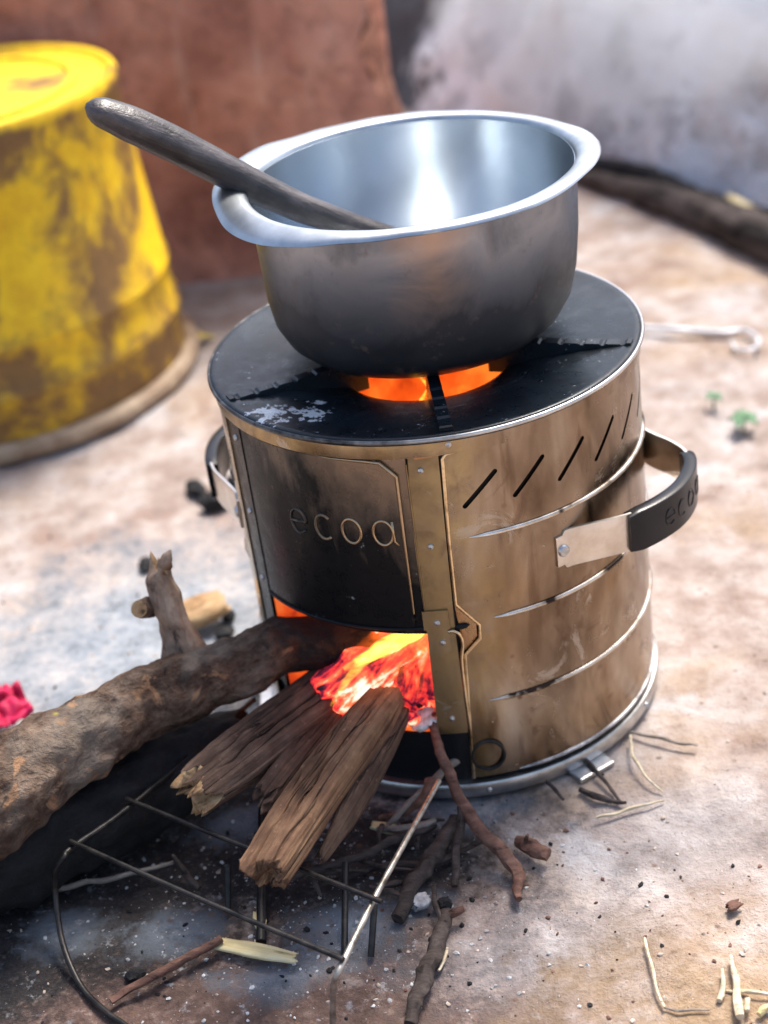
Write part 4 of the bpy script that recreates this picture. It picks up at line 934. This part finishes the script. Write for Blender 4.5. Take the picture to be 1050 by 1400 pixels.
twig("twig", [G(515, 1135, 0.012), G(555, 1132, 0.014), G(598, 1122, 0.016)], [0.002, 0.0028, 0.002], M['twig_grey'], "grey bark twig lying across the dark sideways twig", "twig", TW)
twig("bark_piece", [G(708, 1150, 0.006), G(722, 1158, 0.007), G(748, 1170, 0.006)], [0.004, 0.0055, 0.0042], M['twig_red'], "small chunk of reddish bark on the pale ground below the stove", "bark")
twig("twig", [G(718, 1152, 0.008), G(721, 1146, 0.014), G(724, 1140, 0.018)], [0.002, 0.0016, 0.001], M['twig_red'], "tiny upright twig on the chunk of reddish bark", "twig", TW)
rt = random.Random(12)
for i in range(11):
    x0, y0 = rt.uniform(385, 600), rt.uniform(1105, 1215); an = rt.choice((rt.uniform(-0.5, 0.5), rt.uniform(1.0, 2.2))); L = rt.uniform(35, 80)
    x1, y1 = x0+L*cos(an), y0+L*sin(an)*0.8; z0, z1 = rt.uniform(0.003, 0.014), rt.uniform(0.003, 0.014)
    twig("twig", [G(x0, y0, z0), G((x0+x1)/2+rt.uniform(-5, 5), (y0+y1)/2+rt.uniform(-5, 5), (z0+z1)/2+0.002), G(x1, y1, z1)], [rt.uniform(0.0012, 0.0024), rt.uniform(0.0012, 0.0024), 0.0009], M['twig_dark'],
         "thin dark twig in the messy pile beneath the firewood", "twig", "thin twigs piled beneath the firewood", 5, 0.18, 7)
SW = "dry straws and stems on the ground"
twig("stem", [G(858, 1000, 0.003), G(900, 1010, 0.004), G(955, 1022, 0.004)], [0.0008, 0.0013, 0.0010], M['twig_grey'], "brown stem pointing right from the foot of the stove", "straw", SW)
twig("straw", [G(862, 1006, 0.006), G(866, 1032, 0.009), G(884, 1062, 0.007), G(905, 1082, 0.003)], [0.0009, 0.0011, 0.0009, 0.0005], M['straw'], "curved pale straw right of the stove base", "straw", SW)
twig("stem", [G(800, 1040, 0.005), G(825, 1066, 0.005), G(852, 1096, 0.003)], [0.0014, 0.0013, 0.0010], M['twig_dark'], "thin dark stem slanting away from the stove foot", "straw", SW)
twig("stem", [G(745, 1066, 0.010), G(760, 1080, 0.006), G(772, 1092, 0.003)], [0.0012, 0.0013, 0.001], M['twig_dark'], "short dark stem under the rim of the stove base", "straw", SW)
twig("stem", [G(792, 1078, 0.003), G(815, 1090, 0.004), G(858, 1096, 0.003)], [0.0018, 0.0024, 0.0010], M['twig_dark'], "dark splayed stem lying on the ground by the stove foot", "straw", SW)
twig("straw", [G(815, 1120, 0.002), G(860, 1106, 0.003), G(910, 1096, 0.002)], [0.0008, 0.0012, 0.0005], M['straw'], "faint pale straw lying flat below the stove foot", "straw", SW)
twig("straw", [G(881, 1282, 0.003), G(890, 1320, 0.004), G(905, 1375, 0.003)], [0.0007, 0.0009, 0.0008], M['straw'], "long upright looking straw at the lower right on ochre earth", "straw", SW)
twig("straw", [G(905, 1375, 0.002), G(930, 1380, 0.002), G(970, 1380, 0.002)], [0.0006, 0.0008, 0.0005], M['twig_grey'], "faint stem meeting the foot of the long straw", "straw", SW)
twig("straw", [G(1000, 1308, 0.005), G(1004, 1350, 0.005), G(1010, 1392, 0.004)], [0.0009, 0.0022, 0.0024], M['straw'], "widest white straw stalk in the lower right corner", "straw", SW)
twig("straw", [G(989, 1326, 0.005), G(986, 1348, 0.004), G(982, 1366, 0.003)], [0.0008, 0.0016, 0.0016], M['straw'], "small white straw left of the widest stalk", "straw", SW)
twig("straw", [G(1022, 1366, 0.004), G(1020, 1384, 0.004)], [0.0016, 0.0014], M['straw'], "stubby white straw right of the widest stalk", "straw", SW)
twig("straw", [G(988, 1352, 0.002), G(1020, 1354, 0.003), G(1055, 1362, 0.003)], [0.0007, 0.0012, 0.001], M['straw'], "straw lying flat behind the widest stalk", "straw", SW)
twig("straw", [G(1036, 1388, 0.004), G(1046, 1380, 0.005), G(1056, 1376, 0.006)], [0.0018, 0.002, 0.0016], M['splinter'], "yellowish straw end at the right corner edge", "straw", SW)
twig("straw", [G(612, 1296, 0.003), G(606, 1312, 0.003), G(600, 1328, 0.003)], [0.0008, 0.0014, 0.0008], M['straw'], "short pale straw right of the crooked dark stick", "straw", SW)
# pale splinters
def chip(name, A, B, wdt, th, m, label, cat="wood chip", group=None, seed=0):
    A, B = Vector(A), Vector(B); o = log(name, A, B, [wdt*0.8, wdt, wdt*0.95, wdt*0.7], m, None, nseg=28, ring=20, rough=0.08, ridge=0.12, seed=seed, sect=lambda a: sect_plank(a, 1.0, th, 3.0), jag=(0.004, 0.005))
    tag(o, label, cat, group); return o
CH = "wood chips and splinters on the ground"
chip("splinter", G(298, 1290, 0.005), G(403, 1310, 0.005), 0.0062, 0.3, M['splinter'], "pale yellow flat splinter at the tip of the brown twig", "wood chip", CH, 1)
chip("wood_chip", G(98, 1188, 0.010), G(136, 1164, 0.012), 0.0062, 0.4, M['splinter'], "cream wood chip on the black soot at the left", "wood chip", CH, 2)
chip("wood_chip", G(172, 1126, 0.030), G(192, 1112, 0.032), 0.004, 0.5, M['splinter'], "tiny yellow chip on the charred log", "wood chip", CH, 3)
chip("wood_chip", G(240, 850, 0.012), G(306, 822, 0.016), 0.017, 0.5, M['rawend'], "tan wood chip lying on ash behind the broken stub", "wood chip", CH, 4)
chip("wood_chip", G(510, 1128, 0.010), G(556, 1138, 0.010), 0.004, 0.5, M['splinter'], "small pale chip among the twigs below the mouth", "wood chip", CH, 5)
chip("wood_chip", G(354, 1248, 0.006), G(357, 1268, 0.006), 0.0045, 0.5, M['splinter'], "bone coloured chip beside a sloping dark rod", "wood chip", CH, 6)
chip("wood_chip", G(996, 1242, 0.003), G(1010, 1234, 0.003), 0.0035, 0.5, M['twig_red'], "tiny red brown chip on the pale ground at right", "wood chip", CH, 7)
chip("wood_chip", G(586, 1228, 0.004), G(566, 1238, 0.004), 0.006, 0.6, M['ashw'], "chalky white ash flake above the crooked stick", "ash flake", None, 8)
CC = "lumps of charcoal"
for (px, py, s, lab) in ((268, 668, (0.016, 0.008, 0.008), "small dark charcoal lump left of the pair behind the stove"), (297, 682, (0.019, 0.012, 0.010), "larger charcoal lump beside the left handle"), (322, 660, (0.011, 0.008, 0.008), "charcoal lump tucked against the stove wall below the left handle"),
                         (184, 1334, (0.0065, 0.005, 0.004), "blue black charcoal crumb above the brown twig"), (606, 1236, (0.006, 0.005, 0.004), "charcoal crumb at the end of the white ash flake"), (200, 772, (0.010, 0.007, 0.006), "charcoal lump behind the tip of the broken stub"), (312, 842, (0.008, 0.006, 0.004), "flat charcoal bit right of the tan wood chip"), (306, 866, (0.008, 0.006, 0.005), "charcoal bit between the tan chip and the bark branch")):
    tag(blob_piece("charcoal_lump", G(px, py, s[2]*0.7), s, M['char'], None, px*0.1, 2, 0.35, 1.8, (0, 0, px*0.7)), lab, "charcoal", CC)
# crumpled pink cloth
v, f = [], []; n = 26; c = G(14, 975, 0.012)
for j in range(n):
    for i in range(n):
        x, y = (i/(n-1)-0.5)*0.070, (j/(n-1)-0.5)*0.052; p = Vector((x, y, 0))
        v.append((x*0.62-0.004+0.006*noi(p, 40, 2), y*0.66+0.006*noi(p, 40, 5), 0.020*abs(noi(p, 30, 7))+0.010*abs(noi(p, 75, 3))))
for j in range(n-1):
    for i in range(n-1): f.append((j*n+i, j*n+i+1, (j+1)*n+i+1, (j+1)*n+i))
o = mesh("cloth_scrap", v, f, M['cloth']); o.location = c+Vector((-0.004, 0, 0.002)); s_ = o.modifiers.new("thick", 'SOLIDIFY'); s_.thickness = 0.0012; o.rotation_euler = (0.3, 0.1, 0.5)
tag(o, "crumpled bright pink cloth scrap at the left edge", "cloth")
# seedlings
def seedling(px, py, s, n, label):
    r = empty("seedling", G(px, py, 0)); tag(r, label, "seedling", "green seedlings")
    for k in range(n):
        a = 2*pi*k/n+px; L = s*(0.8+0.4*random.random()); v, f = [], []
        for i in range(7):
            t = i/6; wv = L*0.34*sin(pi*min(1, t*0.93+0.05)); z = 0.010+L*0.5*t-L*0.55*t*t
            for sgn, dz in ((-1, 0.002), (0, 0), (1, 0.002)): v.append((L*t*cos(a)-sgn*wv*sin(a), L*t*sin(a)+sgn*wv*cos(a), z+dz))
        for i in range(6):
            for q in range(2): f.append((i*3+q, i*3+q+1, (i+1)*3+q+1, (i+1)*3+q))
        o = mesh("leaf", v, f, M['leaf'], r); sm = o.modifiers.new("thick", 'SOLIDIFY'); sm.thickness = 0.0006
    v, f = tube_vf([(0, 0, -0.002), (0.0005, 0, 0.011)], 0.0012, 6); mesh("stem", v, f, M['leaf'], r)
seedling(1017, 588, 0.017, 5, "rounder green seedling sprouting at right of the stove"); seedling(976, 557, 0.011, 4, "smaller green seedling just behind the rounder one")
# yellow fallen leaf by the bucket
v, f = [], []
for i in range(7):
    t = i/6; wv = 0.010*sin(pi*t)
    for sgn in (-1, 0, 1): v.append((0.036*t-0.018, sgn*wv, 0.006+0.004*abs(sgn)*sin(pi*t)+0.003*sin(t*5)))
for i in range(6):
    for q in range(2): f.append((i*3+q, i*3+q+1, (i+1)*3+q+1, (i+1)*3+q))
o = mesh("fallen_leaf", v, f, M['leafy']); o.location = G(278, 470, 0); o.rotation_euler = (0, 0, 0.6); sm = o.modifiers.new("thick", 'SOLIDIFY'); sm.thickness = 0.0006
tag(o, "small dry yellow leaf on the ground between bucket and stove", "leaf")
twig("wire", [G(872, 448, 0.006), G(930, 452, 0.006), G(985, 455, 0.007), G(1015, 452, 0.008), G(1036, 462, 0.008), G(1032, 478, 0.008), G(1010, 478, 0.008), G(1000, 466, 0.008)], [0.0028, 0.0030, 0.0030, 0.0026, 0.0022, 0.0020, 0.0018, 0.0016], M['wire'],
     "length of pale wire with a looped end on the ground behind the stove", "wire", None, 8, 0.05)
CL = "light chips of wood by the grey wall"
chip("wood_chip", G(996, 268, 0.030), G(1030, 288, 0.032), 0.006, 0.5, M['splinter'], "pale chip on the added black branch at the upper right", "wood chip", CL, 9)
chip("wood_chip", G(612, 128, 0.02), G(650, 143, 0.02), 0.014, 0.5, M['splinter'], "pale chip on the ground behind the far rim of the pot", "wood chip", CL, 10)

# ------------------------------------------------------------------ crumbs nobody could count
def crumbs(name, count, sampler, smin, smax, m, seed):
    rnd = random.Random(seed); v, f = [], []
    bm = bmesh.new(); bmesh.ops.create_icosphere(bm, subdivisions=1, radius=1.0); bm.verts.ensure_lookup_table()
    base = [q.co.copy() for q in bm.verts]; tri = [tuple(x.index for x in q.verts) for q in bm.faces]; bm.free()
    k = 0
    while k < count:
        p = sampler(rnd)
        if p is None or math.hypot(p[0], p[1]) < 0.142: continue
        k += 1; s = smin+(smax-smin)*rnd.random()**5; a = rnd.random()*6.28; z = ground_z(p[0], p[1])
        st = len(v); e = rnd.uniform(0.5, 1.0)
        for b in base:
            q = b*(s*rnd.uniform(0.55, 1.35)); x, y = q.x*cos(a)-q.y*sin(a)*e, q.x*sin(a)+q.y*cos(a)*e
            v.append((p[0]+x, p[1]+y, z+q.z*0.6+s*0.2))
        f += [tuple(i+st for i in t) for t in tri]
    return tag(mesh(name, v, f, m, None, False), kind='stuff')
def gs(cx, cy, sx, sy): return lambda r: (r.gauss(cx, sx), r.gauss(cy, sy))
def multi(*l): return lambda r: r.choice(l)(r)
crumbs("ash_crumbs", 1000, multi(gs(-0.13, -0.25, 0.12, 0.07), gs(-0.24, 0.08, 0.10, 0.12), gs(-0.08, -0.22, 0.08, 0.06), gs(-0.06, -0.25, 0.08, 0.05)), 0.0003, 0.0020, M['ashw'], 1)
crumbs("charcoal_crumbs", 700, multi(gs(-0.15, -0.2, 0.14, 0.1), gs(-0.06, -0.22, 0.08, 0.05), gs(-0.24, 0.08, 0.1, 0.12)), 0.0003, 0.0026, M['char'], 2)
crumbs("grit", 4200, lambda r: (r.uniform(-0.5, 0.5), r.uniform(-0.42, 0.9)), 0.0004, 0.0022, M['chalk'], 3)
crumbs("bark_crumbs", 450, multi(gs(0.1, -0.25, 0.12, 0.08), gs(-0.05, -0.25, 0.15, 0.08)), 0.0004, 0.0022, M['twig_red'], 4)

# drifting smoke in front of the grey wall
m, nt, out = mat("smoke")
pv = nd(nt, "VolumePrincipled", {"Color": (0.95, 0.97, 1.0, 1.0), "Density": 5.0, "Anisotropy": 0.1}); nt.links.new(pv.outputs[0], out.inputs[1])
for c, sc3, rz in (((0.30, 1.22, 0.17), (0.40, 0.11, 0.16), -1.04),):
    o = blob_piece("smoke", c, sc3, m, None, 3.3, 4, 0.35, 1.3, (0, 0, rz)); tag(o, kind='stuff')
    for p in o.data.polygons: p.use_smooth = True
